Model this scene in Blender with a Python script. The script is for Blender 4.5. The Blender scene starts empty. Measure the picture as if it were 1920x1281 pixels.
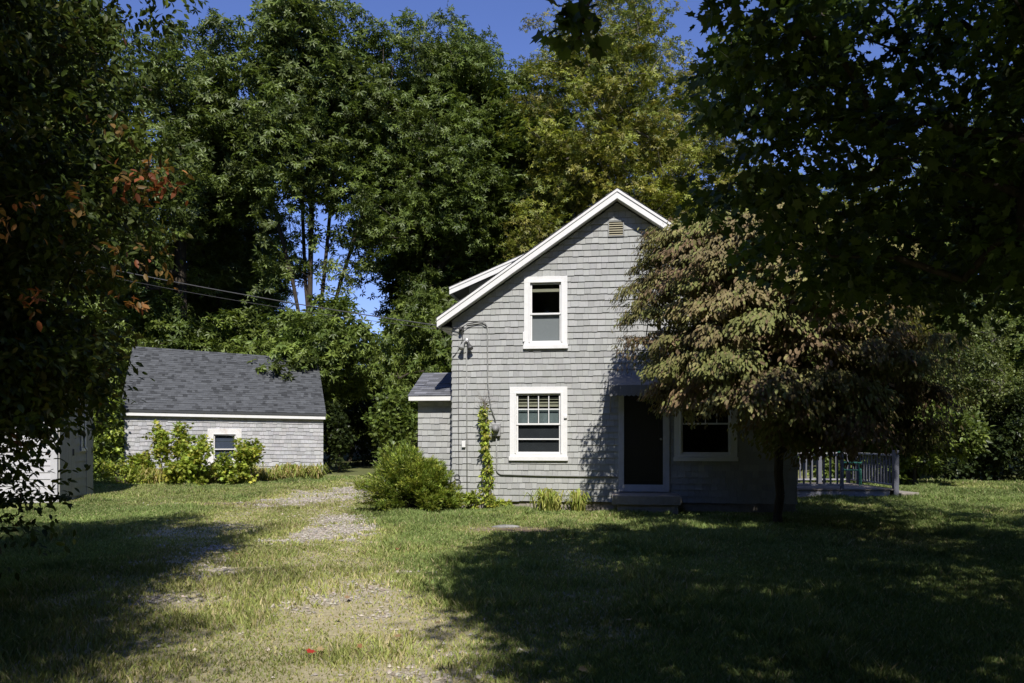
import bpy, math, random
import numpy as np
from mathutils import Vector

# ------------------------------------------------------------------ camera, sky, sun, exposure
S = bpy.context.scene
COL = S.collection
cam_d = bpy.data.cameras.new('camera'); cam = bpy.data.objects.new('camera', cam_d); COL.objects.link(cam)
cam_d.sensor_width = 36.0; cam_d.lens = 36.0 * 1500 / 1920; cam_d.shift_y = 0.0924
cam_d.clip_end = 2000; cam_d.clip_start = 0.05
cam.location = (0, 0, 1.5); cam.rotation_euler = (math.radians(90), 0, 0)
S.camera = cam
SUN_EL, SUN_AZ = math.radians(46), math.radians(7)      # azimuth: to the right of straight behind the camera
sdir = Vector((math.sin(SUN_AZ) * math.cos(SUN_EL), -math.cos(SUN_AZ) * math.cos(SUN_EL), math.sin(SUN_EL)))
W = bpy.data.worlds.new('World'); S.world = W; W.use_nodes = True
nt = W.node_tree; nt.nodes.clear()
sky = nt.nodes.new('ShaderNodeTexSky'); sky.sky_type = 'NISHITA'; sky.sun_disc = False
sky.sun_elevation = SUN_EL; sky.sun_rotation = math.pi - SUN_AZ
sky.air_density = 1.0; sky.dust_density = 0.0; sky.ozone_density = 2.0
bg = nt.nodes.new('ShaderNodeBackground'); bg.inputs[1].default_value = 0.10
wo = nt.nodes.new('ShaderNodeOutputWorld')
sm = nt.nodes.new('ShaderNodeMix'); sm.data_type = 'RGBA'; sm.blend_type = 'MULTIPLY'; sm.inputs[0].default_value = 1.0
sm.inputs[7].default_value = (.91, .94, 1.42, 1)          # the deep late-summer blue of this sky
nt.links.new(sky.outputs[0], sm.inputs[6]); nt.links.new(sm.outputs[2], bg.inputs[0]); nt.links.new(bg.outputs[0], wo.inputs[0])
sl = bpy.data.lights.new('sun', 'SUN'); sl.energy = 4.9; sl.angle = math.radians(0.53); sl.color = (1.0, 0.95, 0.87)
so = bpy.data.objects.new('sun', sl); COL.objects.link(so)
so.rotation_euler = sdir.to_track_quat('Z', 'Y').to_euler()
S.view_settings.view_transform = 'Standard'; S.view_settings.look = 'None'
S.view_settings.exposure = 0.15; S.view_settings.gamma = 1.0
S.cycles.max_bounces = 6; S.cycles.diffuse_bounces = 3; S.cycles.glossy_bounces = 2
S.cycles.transmission_bounces = 3; S.cycles.transparent_max_bounces = 8
S.cycles.caustics_reflective = False; S.cycles.caustics_refractive = False
try:
    S.cycles.use_denoising = True
except Exception:
    pass

RNG = np.random.default_rng(7)
R = random.Random(11)

# ------------------------------------------------------------------ helpers: objects
def tag(o, label=None, cat=None, group=None, kind=None):
    if label: o['label'] = label
    if cat: o['category'] = cat
    if group: o['group'] = group
    if kind: o['kind'] = kind
    return o

def thing(name, label, cat, loc=(0, 0, 0), rz=0.0, group=None):
    o = bpy.data.objects.new(name, None); COL.objects.link(o)
    o.location = loc; o.rotation_euler = (0, 0, rz); o.empty_display_size = 0.2
    return tag(o, label, cat, group)

def dup(root, loc, rz, scale, label, group=None):
    r = root.copy(); COL.objects.link(r); r.location = loc; r.rotation_euler = (0, 0, rz)
    r.scale = scale if hasattr(scale, '__len__') else (scale,) * 3
    r['label'] = label
    if group: r['group'] = group
    for ch in list(root.children):
        c = ch.copy(); COL.objects.link(c); c.parent = r
        for g in ch.children:
            d = g.copy(); COL.objects.link(d); d.parent = c
    return r

def np_mesh(name, V, F, mat, parent=None, col=None, smooth=False):
    """V (n,3); F a list of (m,k) index arrays."""
    me = bpy.data.meshes.new(name)
    V = np.asarray(V, np.float32)
    me.vertices.add(len(V)); me.vertices.foreach_set('co', V.ravel())
    F = [np.asarray(f, np.int32) for f in F if len(f)]
    li = np.concatenate([f.ravel() for f in F]); tot = np.concatenate([np.full(len(f), f.shape[1], np.int32) for f in F])
    me.loops.add(len(li)); me.loops.foreach_set('vertex_index', li)
    st = np.concatenate([[0], np.cumsum(tot)[:-1]]).astype(np.int32)
    me.polygons.add(len(tot)); me.polygons.foreach_set('loop_start', st)
    if smooth: me.polygons.foreach_set('use_smooth', np.ones(len(tot), bool))
    if col is not None:
        a = me.color_attributes.new('Col', 'FLOAT_COLOR', 'POINT')
        c = np.ones((len(V), 4), np.float32); c[:, :3] = col
        a.data.foreach_set('color', c.ravel())
    me.update(calc_edges=True)
    me.materials.append(mat)
    o = bpy.data.objects.new(name, me); COL.objects.link(o)
    if parent is not None: o.parent = parent
    return o

class MB:
    def __init__(s): s.v = []; s.f = []; s.c = []; s.cc = (1, 1, 1)
    def add(s, vs, fs):
        n = len(s.v); s.v += [tuple(p) for p in vs]; s.c += [s.cc] * len(vs)
        s.f += [tuple(i + n for i in f) for f in fs]; return s
    def box(s, x0, y0, z0, x1, y1, z1):
        return s.add([(x0, y0, z0), (x1, y0, z0), (x1, y1, z0), (x0, y1, z0), (x0, y0, z1), (x1, y0, z1), (x1, y1, z1), (x0, y1, z1)],
                     [(0, 3, 2, 1), (4, 5, 6, 7), (0, 1, 5, 4), (1, 2, 6, 5), (2, 3, 7, 6), (3, 0, 4, 7)])
    def quad(s, a, b, c, d): return s.add([a, b, c, d], [(0, 1, 2, 3)])
    def poly(s, pts): return s.add(pts, [tuple(range(len(pts)))])
    def prism(s, pts, d):
        """closed polygon pts extruded by vector d"""
        n = len(pts); q = [tuple(Vector(p) + Vector(d)) for p in pts]
        return s.add(list(pts) + q, [tuple(range(n)), tuple(range(2 * n - 1, n - 1, -1))] + [(i, i + n, (i + 1) % n + n, (i + 1) % n) for i in range(n)])
    def tube(s, pts, rad, n=6, cap=True):
        pts = [Vector(p) for p in pts]
        if not hasattr(rad, '__len__'): rad = [rad] * len(pts)
        vs = []; fs = []; ref = Vector((0.3, 0.2, 1))
        for i, p in enumerate(pts):
            t = (pts[min(i + 1, len(pts) - 1)] - pts[max(i - 1, 0)]).normalized()
            r0 = ref if abs(t.dot(ref.normalized())) < .95 else Vector((1, 0, 0))
            a = t.cross(r0).normalized(); b = t.cross(a)
            for k in range(n):
                w = 2 * math.pi * k / n
                vs.append(p + a * (math.cos(w) * rad[i]) + b * (math.sin(w) * rad[i]))
        for i in range(len(pts) - 1):
            for k in range(n):
                k2 = (k + 1) % n
                fs.append((i * n + k, i * n + k2, (i + 1) * n + k2, (i + 1) * n + k))
        if cap: fs.append(tuple(range(n - 1, -1, -1))); fs.append(tuple((len(pts) - 1) * n + k for k in range(n)))
        return s.add(vs, fs)
    def lathe(s, c, prof, axis='z', n=16):
        vs = []; fs = []
        for (r, h) in prof:
            for k in range(n):
                w = 2 * math.pi * k / n; a, b = r * math.cos(w), r * math.sin(w)
                vs.append({'z': (c[0] + a, c[1] + b, c[2] + h), 'y': (c[0] + a, c[1] + h, c[2] + b), 'x': (c[0] + h, c[1] + a, c[2] + b)}[axis])
        for i in range(len(prof) - 1):
            for k in range(n):
                k2 = (k + 1) % n; fs.append((i * n + k, i * n + k2, (i + 1) * n + k2, (i + 1) * n + k))
        fs.append(tuple(range(n))); fs.append(tuple((len(prof) - 1) * n + k for k in range(n)))
        return s.add(vs, fs)
    def build(s, name, mat, parent=None, smooth=False, bevel=0.0):
        me = bpy.data.meshes.new(name); me.from_pydata(s.v, [], s.f)
        a = me.color_attributes.new('Col', 'FLOAT_COLOR', 'POINT')
        c = np.ones((len(s.v), 4), np.float32); c[:, :3] = np.array(s.c, np.float32)
        a.data.foreach_set('color', c.ravel())
        if smooth: me.polygons.foreach_set('use_smooth', np.ones(len(me.polygons), bool))
        me.update(); me.materials.append(mat)
        o = bpy.data.objects.new(name, me); COL.objects.link(o)
        if parent is not None: o.parent = parent
        if bevel:
            m = o.modifiers.new('bevel', 'BEVEL'); m.width = bevel; m.segments = 2; m.limit_method = 'ANGLE'
        return o

# ------------------------------------------------------------------ helpers: materials
def newmat(name):
    m = bpy.data.materials.new(name); m.use_nodes = True
    t = m.node_tree; t.nodes.clear()
    out = t.nodes.new('ShaderNodeOutputMaterial'); return m, t, out
def N(t, typ, **kw):
    n = t.nodes.new(typ)
    for k, v in kw.items(): setattr(n, k, v)
    return n
def mixc(t, a, b, fac, mode='MIX'):
    n = t.nodes.new('ShaderNodeMix'); n.data_type = 'RGBA'; n.blend_type = mode
    for sock, val in ((n.inputs[0], fac), (n.inputs[6], a), (n.inputs[7], b)):
        if hasattr(val, 'links') or hasattr(val, 'is_linked'): t.links.new(val, sock)
        else: sock.default_value = val if not isinstance(val, tuple) else (*val, 1)[:4]
    return n.outputs[2]
def noise(t, scale, detail=4, rough=.6, vec=None, stretch=None):
    n = N(t, 'ShaderNodeTexNoise'); n.inputs['Scale'].default_value = scale; n.inputs['Detail'].default_value = detail; n.inputs['Roughness'].default_value = rough
    if vec is None:
        tc = N(t, 'ShaderNodeTexCoord'); vec = tc.outputs['Object']
    if stretch:
        mp = N(t, 'ShaderNodeMapping'); mp.inputs['Scale'].default_value = stretch; t.links.new(vec, mp.inputs[0]); vec = mp.outputs[0]
    t.links.new(vec, n.inputs['Vector']); return n.outputs[0]
def ramp(t, fac, lo, hi):
    n = N(t, 'ShaderNodeMapRange'); n.inputs[1].default_value = lo; n.inputs[2].default_value = hi
    t.links.new(fac, n.inputs[0]); return n.outputs[0]

def surf(name, base, rough=.6, var=.25, nscale=3., stretch=None, dark=None, dscale=1., damt=.5, spec=.4, use_col=False, bump=0., bscale=60., metal=0.):
    """painted/weathered surface: base colour times vertex tint, fine variation and large stains"""
    m, t, out = newmat(name); p = N(t, 'ShaderNodeBsdfPrincipled')
    c = tuple(base)
    f = noise(t, nscale, 5, .65, stretch=stretch)
    col = mixc(t, tuple(x * (1 - var) for x in c), tuple(min(1, x * (1 + var)) for x in c), ramp(t, f, .3, .7))
    if dark:
        f2 = noise(t, dscale, 6, .7); mk = N(t, 'ShaderNodeMath', operation='MULTIPLY'); mk.inputs[1].default_value = damt
        t.links.new(ramp(t, f2, .52, .72), mk.inputs[0]); col = mixc(t, col, dark, mk.outputs[0])
    if use_col:
        a = N(t, 'ShaderNodeAttribute', attribute_name='Col'); col = mixc(t, col, a.outputs['Color'], 1.0, 'MULTIPLY')
    t.links.new(col, p.inputs['Base Color']); p.inputs['Roughness'].default_value = rough
    p.inputs['Specular IOR Level'].default_value = spec; p.inputs['Metallic'].default_value = metal
    if bump:
        b = N(t, 'ShaderNodeBump'); b.inputs['Strength'].default_value = bump; b.inputs['Distance'].default_value = .01
        t.links.new(noise(t, bscale, 4, .6, stretch=stretch), b.inputs['Height']); t.links.new(b.outputs[0], p.inputs['Normal'])
    t.links.new(p.outputs[0], out.inputs[0]); return m

def leafmat(name, trans=.3, rough=.45, spec=.35):
    m, t, out = newmat(name); p = N(t, 'ShaderNodeBsdfPrincipled'); a = N(t, 'ShaderNodeAttribute', attribute_name='Col')
    t.links.new(a.outputs['Color'], p.inputs['Base Color']); p.inputs['Roughness'].default_value = rough; p.inputs['Specular IOR Level'].default_value = spec
    tr = N(t, 'ShaderNodeBsdfTranslucent'); t.links.new(mixc(t, a.outputs['Color'], (1.0, 1.0, .55), 1.0, 'MULTIPLY'), tr.inputs[0])
    mx = N(t, 'ShaderNodeMixShader'); mx.inputs[0].default_value = trans
    t.links.new(p.outputs[0], mx.inputs[1]); t.links.new(tr.outputs[0], mx.inputs[2]); t.links.new(mx.outputs[0], out.inputs[0]); return m

def glassmat(name, tint=(.85, .9, .9)):
    m, t, out = newmat(name)
    tr = N(t, 'ShaderNodeBsdfTransparent'); tr.inputs[0].default_value = (*tint, 1)
    g = N(t, 'ShaderNodeBsdfGlossy'); g.inputs['Roughness'].default_value = .015
    fr = N(t, 'ShaderNodeFresnel'); ge = N(t, 'ShaderNodeNewGeometry'); io = N(t, 'ShaderNodeMapRange')
    io.inputs[3].default_value = 1.5; io.inputs[4].default_value = 1 / 1.5; t.links.new(ge.outputs['Backfacing'], io.inputs[0]); t.links.new(io.outputs[0], fr.inputs[0])   # same pane seen from either side
    mx = N(t, 'ShaderNodeMixShader'); t.links.new(fr.outputs[0], mx.inputs[0]); t.links.new(tr.outputs[0], mx.inputs[1]); t.links.new(g.outputs[0], mx.inputs[2])
    t.links.new(mx.outputs[0], out.inputs[0]); return m

M = {}
M['shingle'] = surf('painted_shingle', (.385, .392, .382), .75, .08, 9, (6, 6, .8), dark=(.31, .31, .295), dscale=1.1, damt=.35, spec=.25, use_col=True, bump=.25, bscale=25)
M['old_shingle'] = surf('weathered_shingle', (.45, .45, .455), .85, .18, 8, (7, 7, .7), dark=(.26, .26, .26), dscale=1.6, damt=.45, spec=.15, use_col=True, bump=.3, bscale=25)
M['sheath'] = surf('dark_sheathing', (.05, .05, .05), .9, .1, 4)
M['white'] = surf('white_paint', (.80, .80, .79), .5, .04, 6, dark=(.62, .61, .58), dscale=3.2, damt=.35, spec=.4)
M['oldwhite'] = surf('peeling_white_paint', (.76, .75, .73), .6, .06, 8, dark=(.48, .38, .30), dscale=5, damt=.6, spec=.3)
M['asphalt'] = surf('asphalt_shingle', (.090, .095, .099), .9, .35, 60, spec=.15, use_col=True, bump=.4, bscale=220)
M['asphalt2'] = surf('asphalt_shingle_pale', (.16, .165, .18), .9, .3, 60, spec=.15, use_col=True, bump=.4, bscale=220)
M['concrete'] = surf('concrete', (.33, .30, .26), .9, .15, 10, dark=(.17, .15, .12), dscale=3, damt=.6, spec=.2, bump=.4, bscale=50)
M['glass'] = glassmat('window_glass')
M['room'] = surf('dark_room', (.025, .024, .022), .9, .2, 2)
M['blind'] = surf('cream_blind', (.34, .31, .22), .8, .1, 3)
M['shade'] = surf('grey_screen', (.27, .27, .275), .8, .05, 30, spec=.1)
M['bluereflect'] = surf('painted_blue_reflection', (.075, .085, .125), .8, .15, 3, spec=.1)  # blue reflection of the shed panes, painted on sheets behind the glass
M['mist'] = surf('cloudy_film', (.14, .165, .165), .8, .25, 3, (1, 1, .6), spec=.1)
M['screen'] = surf('insect_screen', (.035, .036, .04), .8, .15, 3, spec=.1)
M['metal'] = surf('galvanised_metal', (.38, .38, .38), .45, .12, 12, spec=.5, metal=.3)
M['dark_metal'] = surf('dark_lamp_metal', (.10, .10, .10), .5, .15, 12, spec=.4, metal=.4)
M['grey_paint'] = surf('grey_painted_pipe', (.28, .285, .275), .6, .1, 10)
M['cable'] = surf('grey_cable', (.07, .07, .075), .6, .2, 6)
M['black'] = surf('black_door_screen', (.012, .012, .012), .3, .1, 8, spec=.4)
M['awning'] = surf('pale_awning_metal', (.22, .22, .22), .5, .08, 6, dark=(.3, .3, .29), dscale=4, damt=.4)
M['deckwood'] = surf('weathered_deck_wood', (.28, .25, .22), .85, .2, 4, (1, 12, 12), spec=.15, dark=(.16, .14, .12), dscale=2)
M['deckpaint'] = surf('blue_grey_deck_paint', (.13, .135, .165), .6, .1, 5, dark=(.2, .2, .22), dscale=3, damt=.4)
M['skirt'] = surf('pale_blue_grey_board', (.34, .345, .40), .6, .1, 5)
M['railpaint'] = surf('worn_grey_rail_paint', (.34, .34, .37), .65, .12, 8, dark=(.25, .24, .24), dscale=5, damt=.6)
M['greenplastic'] = surf('green_chair_plastic', (.03, .16, .12), .5, .12, 8)
M['bark'] = surf('grey_brown_bark', (.07, .058, .045), .95, .4, 6, (4, 4, .7), spec=.1, bump=.8, bscale=18)
M['palebark'] = surf('pale_bark', (.19, .17, .145), .95, .35, 6, (4, 4, .7), spec=.1, bump=.6, bscale=18)
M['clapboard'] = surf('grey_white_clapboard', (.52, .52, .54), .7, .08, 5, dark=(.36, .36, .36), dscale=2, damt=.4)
M['clapshade'] = surf('shaded_grey_plank', (.34, .34, .32), .75, .10, 5, (6, 6, .8), dark=(.22, .22, .2), dscale=2)  # clapboard of the side face, its shade put into the darker tone
M['farwall'] = surf('white_far_siding', (.62, .62, .64), .7, .05, 3)
M['leaf'] = leafmat('foliage', .34, .42, .40)
M['leafdull'] = leafmat('dull_foliage', .25, .6, .2)
M['leafthin'] = leafmat('thin_foliage', .40, .5, .3)
M['grass'] = leafmat('grass_blade', .30, .55, .25)
M['rock'] = surf('grey_rock', (.27, .265, .25), .9, .3, 9, spec=.2, bump=.6, bscale=20)

# ------------------------------------------------------------------ noise in numpy (shared by ground, grass and gravel)
_G = np.random.default_rng(3).random((256, 256))
def vnoise(x, y, s):
    x = np.asarray(x, float) * s + 57.3; y = np.asarray(y, float) * s + 91.7
    i = np.floor(x).astype(int); j = np.floor(y).astype(int); u = x - i; v = y - j
    u = u * u * (3 - 2 * u); v = v * v * (3 - 2 * v)
    g = lambda a, b: _G[a % 256, b % 256]
    return (g(i, j) * (1 - u) + g(i + 1, j) * u) * (1 - v) + (g(i, j + 1) * (1 - u) + g(i + 1, j + 1) * u) * v
def fbm(x, y, s, o=4): return sum(vnoise(x, y, s * 2 ** k) * .5 ** k for k in range(o)) / (2 - .5 ** (o - 1))
def sstep(a, b, x): t = np.clip((np.asarray(x, float) - a) / (b - a), 0, 1); return t * t * (3 - 2 * t)

HP = np.array([-1.221, 16.5]); HT = math.radians(7.3)
HU = np.array([math.cos(HT), -math.sin(HT)]); HB = np.array([math.sin(HT), math.cos(HT)])
def hw(x, y, z): p = HP + HU * x + HB * y; return Vector((p[0], p[1], z))
def to_house(x, y):
    dx, dy = x - HP[0], y - HP[1]; return dx * HU[0] + dy * HU[1], dx * HB[0] + dy * HB[1]
SP = np.array([-12.1, 25.0]); ST = math.radians(-18.6)
SU = np.array([math.cos(ST), -math.sin(ST)]); SB = np.array([math.sin(ST), math.cos(ST)])
def sw(x, y, z): p = SP + SU * x + SB * y; return Vector((p[0], p[1], z))

def ground_z(x, y):
    h = .13 * sstep(17, 26, y) * (1 - sstep(-2, 6, x)) + .35 * sstep(28, 60, y)
    h = h + (fbm(x, y, .35, 3) - .5) * .10 * (1 - .8 * sstep(13, 15, y) * (1 - sstep(17, 20, y)))
    return h
def seg_dist(x, y, pts):
    d = np.full(np.shape(x), 1e9)
    for (ax, ay), (bx, by) in zip(pts[:-1], pts[1:]):
        t = np.clip(((x - ax) * (bx - ax) + (y - ay) * (by - ay)) / ((bx - ax) ** 2 + (by - ay) ** 2), 0, 1)
        d = np.minimum(d, np.hypot(x - ax - t * (bx - ax), y - ay - t * (by - ay)))
    return d
TR1 = [(-.9, 3), (-1.2, 5), (-1.7, 8), (-2.5, 11), (-3.2, 14), (-4.0, 17), (-4.0, 20), (-3.2, 23), (-2.5, 27)]
TR2 = [(-2.1, 3), (-2.5, 6), (-3.2, 8.5), (-4.1, 11), (-5.0, 14), (-5.2, 17.5), (-4.6, 20.5), (-4.2, 23), (-3.6, 27)]
def masks(x, y):
    d1 = seg_dist(x, y, TR1); d2 = seg_dist(x, y, TR2)
    mid = seg_dist(x, y, [((a[0] + b[0]) / 2, (a[1] + b[1]) / 2) for a, b in zip(TR1, TR2)])
    worn = 1 - sstep(1.2, 2.2, mid + (fbm(x, y, .6, 3) - .5) * 1.6)
    tr = np.maximum(1 - sstep(.15, .75, d1), .85 * (1 - sstep(.1, .6, d2)))
    el = lambda cx, cy, rx, ry: np.exp(-(((x - cx) / rx) ** 2 + ((y - cy) / ry) ** 2) ** 1.5)
    strong = el(-2.75, 13.0, .75, 2.6) + 1.1 * el(-4.3, 20.3, 1.7, 2.4) + .25 * el(-4.6, 11.4, .7, 1.5) + .4 * el(-3.6, 8.6, .6, 1.0) + .12 * el(-1.3, 8.8, .8, 1.0)
    n = .6 * fbm(x, y, 1.3, 5) + .4 * fbm(x + 13, y, 5.0, 3)
    g =   .95 * sstep(.53, .77, n + .03 * tr + .27 * np.clip(strong, 0, 1.2) - .05) * np.clip(worn * 1.3 + strong, 0, 1)
    # bare earth strip near the stone on the lawn
    e = np.exp(-(((x - .15) / 1.0) ** 2 + ((y - 12.6) / .5) ** 2)) + .9 * np.exp(-(((x + 6.5) / 2.2) ** 2 + ((y - 17.6) / .7) ** 2))
    dry = np.clip(worn * .72 + .3 * tr * sstep(.3, .6, n) + .55 * sstep(.5, .68, fbm(x + 40, y, .5, 4)) * .8 + e, 0, 1)
    return g, dry, np.clip(e, 0, 1)

# ------------------------------------------------------------------ ground
def axis(lo, hi, step, far):
    a = list(np.arange(lo, hi + 1e-6, step)); d = step
    l = []; p = lo
    while p > -far: d *= 1.35; p -= d; l.append(p)
    d = step; h = []; p = hi
    while p < far: d *= 1.35; p += d; h.append(p)
    return np.array(l[::-1] + a + h)
gx = axis(-14, 15, .10, 900); gy = axis(2, 26, .10, 900)
X, Y = np.meshgrid(gx, gy); Z = ground_z(X, Y); g_, d_, e_ = masks(X, Y)
nx, ny = len(gx), len(gy); idx = np.arange(nx * ny).reshape(ny, nx)
quads = np.stack([idx[:-1, :-1], idx[:-1, 1:], idx[1:, 1:], idx[1:, :-1]], -1).reshape(-1, 4)
m, t, out = newmat('lawn_soil'); p = N(t, 'ShaderNodeBsdfPrincipled'); p.inputs['Roughness'].default_value = .95; p.inputs['Specular IOR Level'].default_value = .1
a = N(t, 'ShaderNodeAttribute', attribute_name='Col'); sp = N(t, 'ShaderNodeSeparateColor'); t.links.new(a.outputs['Color'], sp.inputs[0])
fine = noise(t, 22, 6, .75); mid = noise(t, 2.5, 5, .6)
gcol = mixc(t, (.10, .115, .045), (.19, .20, .085), ramp(t, fine, .3, .7))
dcol = mixc(t, (.32, .28, .17), (.55, .49, .32), ramp(t, fine, .3, .7))
ecol = mixc(t, (.12, .085, .06), (.20, .15, .11), ramp(t, fine, .3, .7))
v = N(t, 'ShaderNodeTexVoronoi'); v.inputs['Scale'].default_value = 34; tc = N(t, 'ShaderNodeTexCoord'); t.links.new(tc.outputs['Object'], v.inputs['Vector'])
vs = N(t, 'ShaderNodeSeparateColor'); t.links.new(v.outputs['Color'], vs.inputs[0])
rcol = mixc(t, (.26, .22, .17), (.58, .53, .45), vs.outputs[0])
c1 = mixc(t, gcol, dcol, sp.outputs[1]); c1 = mixc(t, c1, ecol, sp.outputs[2]); c1 = mixc(t, c1, rcol, sp.outputs[0])
t.links.new(c1, p.inputs['Base Color'])
b = N(t, 'ShaderNodeBump'); b.inputs['Strength'].default_value = .8; b.inputs['Distance'].default_value = .02; t.links.new(fine, b.inputs['Height']); t.links.new(b.outputs[0], p.inputs['Normal'])
t.links.new(p.outputs[0], out.inputs[0])
ground = np_mesh('ground', np.stack([X.ravel(), Y.ravel(), Z.ravel()], 1), [quads], m, col=np.stack([g_.ravel(), d_.ravel(), e_.ravel()], 1), smooth=True)
tag(ground, 'lawn ground with worn gravel drive running toward the houses', 'ground', kind='structure')

# grass blades: one mass nobody could count
def blades(n, rng):
    y = rng.uniform(3.9, 25, n); u = rng.uniform(-.70, .70, n); x = u * y
    y2 = rng.uniform(10, 27, n // 3); x2 = rng.uniform(-.7, .7, n // 3) * y2
    x = np.concatenate([x, x2]); y = np.concatenate([y, y2])
    g, d, e = masks(x, y); hx, hy = to_house(x, y)
    dens = (1 - .93 * g) * (1 - .77 * d) * (1 - .8 * e) * (.55 + .9 * fbm(x, y, 1.7, 3))
    keep = (rng.random(len(x)) < dens) & ~((hx > -.05) & (hx < 6.9) & (hy > -.25)) & ~((hx > -1) & (hx < .1) & (hy > .7))
    x, y, g, d = x[keep], y[keep], g[keep], d[keep]; n = len(x)
    tall = sstep(.50, .72, fbm(x + 9, y - 4, 1.3, 3))
    h = rng.uniform(.018, .050, n) * (1 + 1.6 * tall) * (1 - .45 * d) * (1 + y / 60)
    w = rng.uniform(.0022, .0040, n) * (1 + y / 7)
    az = rng.uniform(0, 2 * np.pi, n); lean = rng.uniform(.1, 1.1, n) * h; az2 = rng.uniform(0, 2 * np.pi, n)
    z = ground_z(x, y) - .005
    P = np.stack([x, y, z], 1); s = np.stack([np.cos(az) * w, np.sin(az) * w, 0 * w], 1)
    tip = P + np.stack([np.cos(az2) * lean, np.sin(az2) * lean, h], 1)
    midp = (P + tip) / 2 + np.stack([0 * h, 0 * h, h * .14], 1)
    V = np.stack([P - s, P + s, midp + s * .7, midp - s * .7, tip], 1).reshape(-1, 3)
    i = np.arange(n)[:, None] * 5
    green = np.array([.215, .290, .090]); yel = np.array([.385, .405, .13]); straw = np.array([.48, .42, .23])
    k = np.clip(d * .85 + rng.normal(0, .22, n), 0, 1)[:, None]; st = (rng.random(n) < .06 + .22 * d)[:, None]
    c = green * (1 - k) + yel * k; c = np.where(st, straw, c) * rng.uniform(.65, 1.3, (n, 1))
    c = c * (.62 + .8 * fbm(x, y, .8, 4))[:, None]
    return V, [i + np.array([0, 1, 2, 3]), i + np.array([3, 2, 4])], np.repeat(c, 5, 0)
V, F, C = blades(1000000, RNG)
tag(np_mesh('grass', V, F, M['grass'], col=C), 'rough mown lawn grass, green to straw yellow over the drive', 'grass', kind='stuff')

# gravel stones
n = 60000; y = RNG.uniform(4, 24, n); x = RNG.uniform(-.5, .06, n) * y; g, d, e = masks(x, y); k = RNG.random(n) < np.clip(g * 1.1 + .03 * d, 0, 1) * .8
x, y = x[k], y[k]; n = len(x); s = RNG.uniform(.006, .02, n) * (1 + y / 30); z = ground_z(x, y)
oc = np.array([(1, 0, 0), (0, 1, 0), (-1, 0, 0), (0, -1, 0), (0, 0, .7), (.1, .1, -.7)]) * 1.
V = (oc[None] * RNG.uniform(.6, 1.3, (n, 6, 1))) * s[:, None, None] + np.stack([x, y, z + s * .3], 1)[:, None]
fa = np.array([(0, 1, 4), (1, 2, 4), (2, 3, 4), (3, 0, 4)]); F = (np.arange(n)[:, None, None] * 6 + fa[None]).reshape(-1, 3)
C = np.array([.49, .44, .37]) * RNG.uniform(.45, 1.25, (n, 1)) + RNG.normal(0, .012, (n, 3)); C = np.clip(C, .03, .8)
M['pebble'] = surf('pebble', (1, 1, 1), .85, .1, 40, use_col=True, spec=.2)
tag(np_mesh('gravel', V.reshape(-1, 3), [F], M['pebble'], col=np.repeat(C, 6, 0)), 'pale gravel scattered in the wheel tracks of the drive', 'gravel', kind='stuff')

# ------------------------------------------------------------------ shingle walls, shingle roofs, windows
def shingle_rows(mb, z0, z1, xr, opens, expo, tint, rng, wid=(.09, .19), jit=.006, wear=.0, y=0.0):
    """courses of separate shingles on the plane y; xr(z) gives the x-range at height z; opens = [(x0,z0,x1,z1)]"""
    z = z0; row = 0
    while z < z1 - .01:
        zt = min(z + expo, z1); xa, xb = xr(z); xa2, xb2 = xr(zt); xl = max(xa, xa2 if row >= 0 else xa); 
        wob = rng.uniform(-.003, .003)
        x = min(xa, xa2) - rng.uniform(0, wid[0])
        end = max(xb, xb2)
        while x < end:
            w = rng.uniform(*wid); a = max(x, min(xa, xa2)); b_ = min(x + w - .003, end); x += w
            if b_ - a < .012: continue
            lo = z + wob + rng.uniform(-jit, jit) * (1 if rng.random() > wear else 3)
            cutsL = [(a, b_, lo, zt + .02)]
            for (ox0, oz0, ox1, oz1) in opens:
                new = []
                for (p, q, l, h) in cutsL:
                    if q <= ox0 or p >= ox1 or h <= oz0 or l >= oz1: new.append((p, q, l, h)); continue
                    if p < ox0: new.append((p, ox0, l, h))
                    if q > ox1: new.append((ox1, q, l, h))
                    pp, qq = max(p, ox0), min(q, ox1)
                    if l < oz0: new.append((pp, qq, l, oz0))
                    if h > oz1: new.append((pp, qq, oz1, h))
                cutsL = new
            tn = tint(rng); 
            for (p, q, l, h) in cutsL:
                # slanted ends along the gable: clip each side's height to the rake
                def top(xx):
                    hh = h
                    if rake is not None: hh = min(hh, rake(xx))
                    return hh
                tp, tq = top(p), top(q)
                if tp <= l + .004 and tq <= l + .004: continue
                tp = max(tp, l + .002); tq = max(tq, l + .002)
                mb.cc = tn; th = .025 + rng.uniform(-.002, .004)
                mb.add([(p, y - th, l), (q, y - th, l), (q, y - .004, tq), (p, y - .004, tp), (p, y, l), (q, y, l), (q, y, tq), (p, y, tp)],
                       [(0, 1, 2, 3), (0, 4, 5, 1), (1, 5, 6, 2), (0, 3, 7, 4)])
        z += expo; row += 1
rake = None

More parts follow.
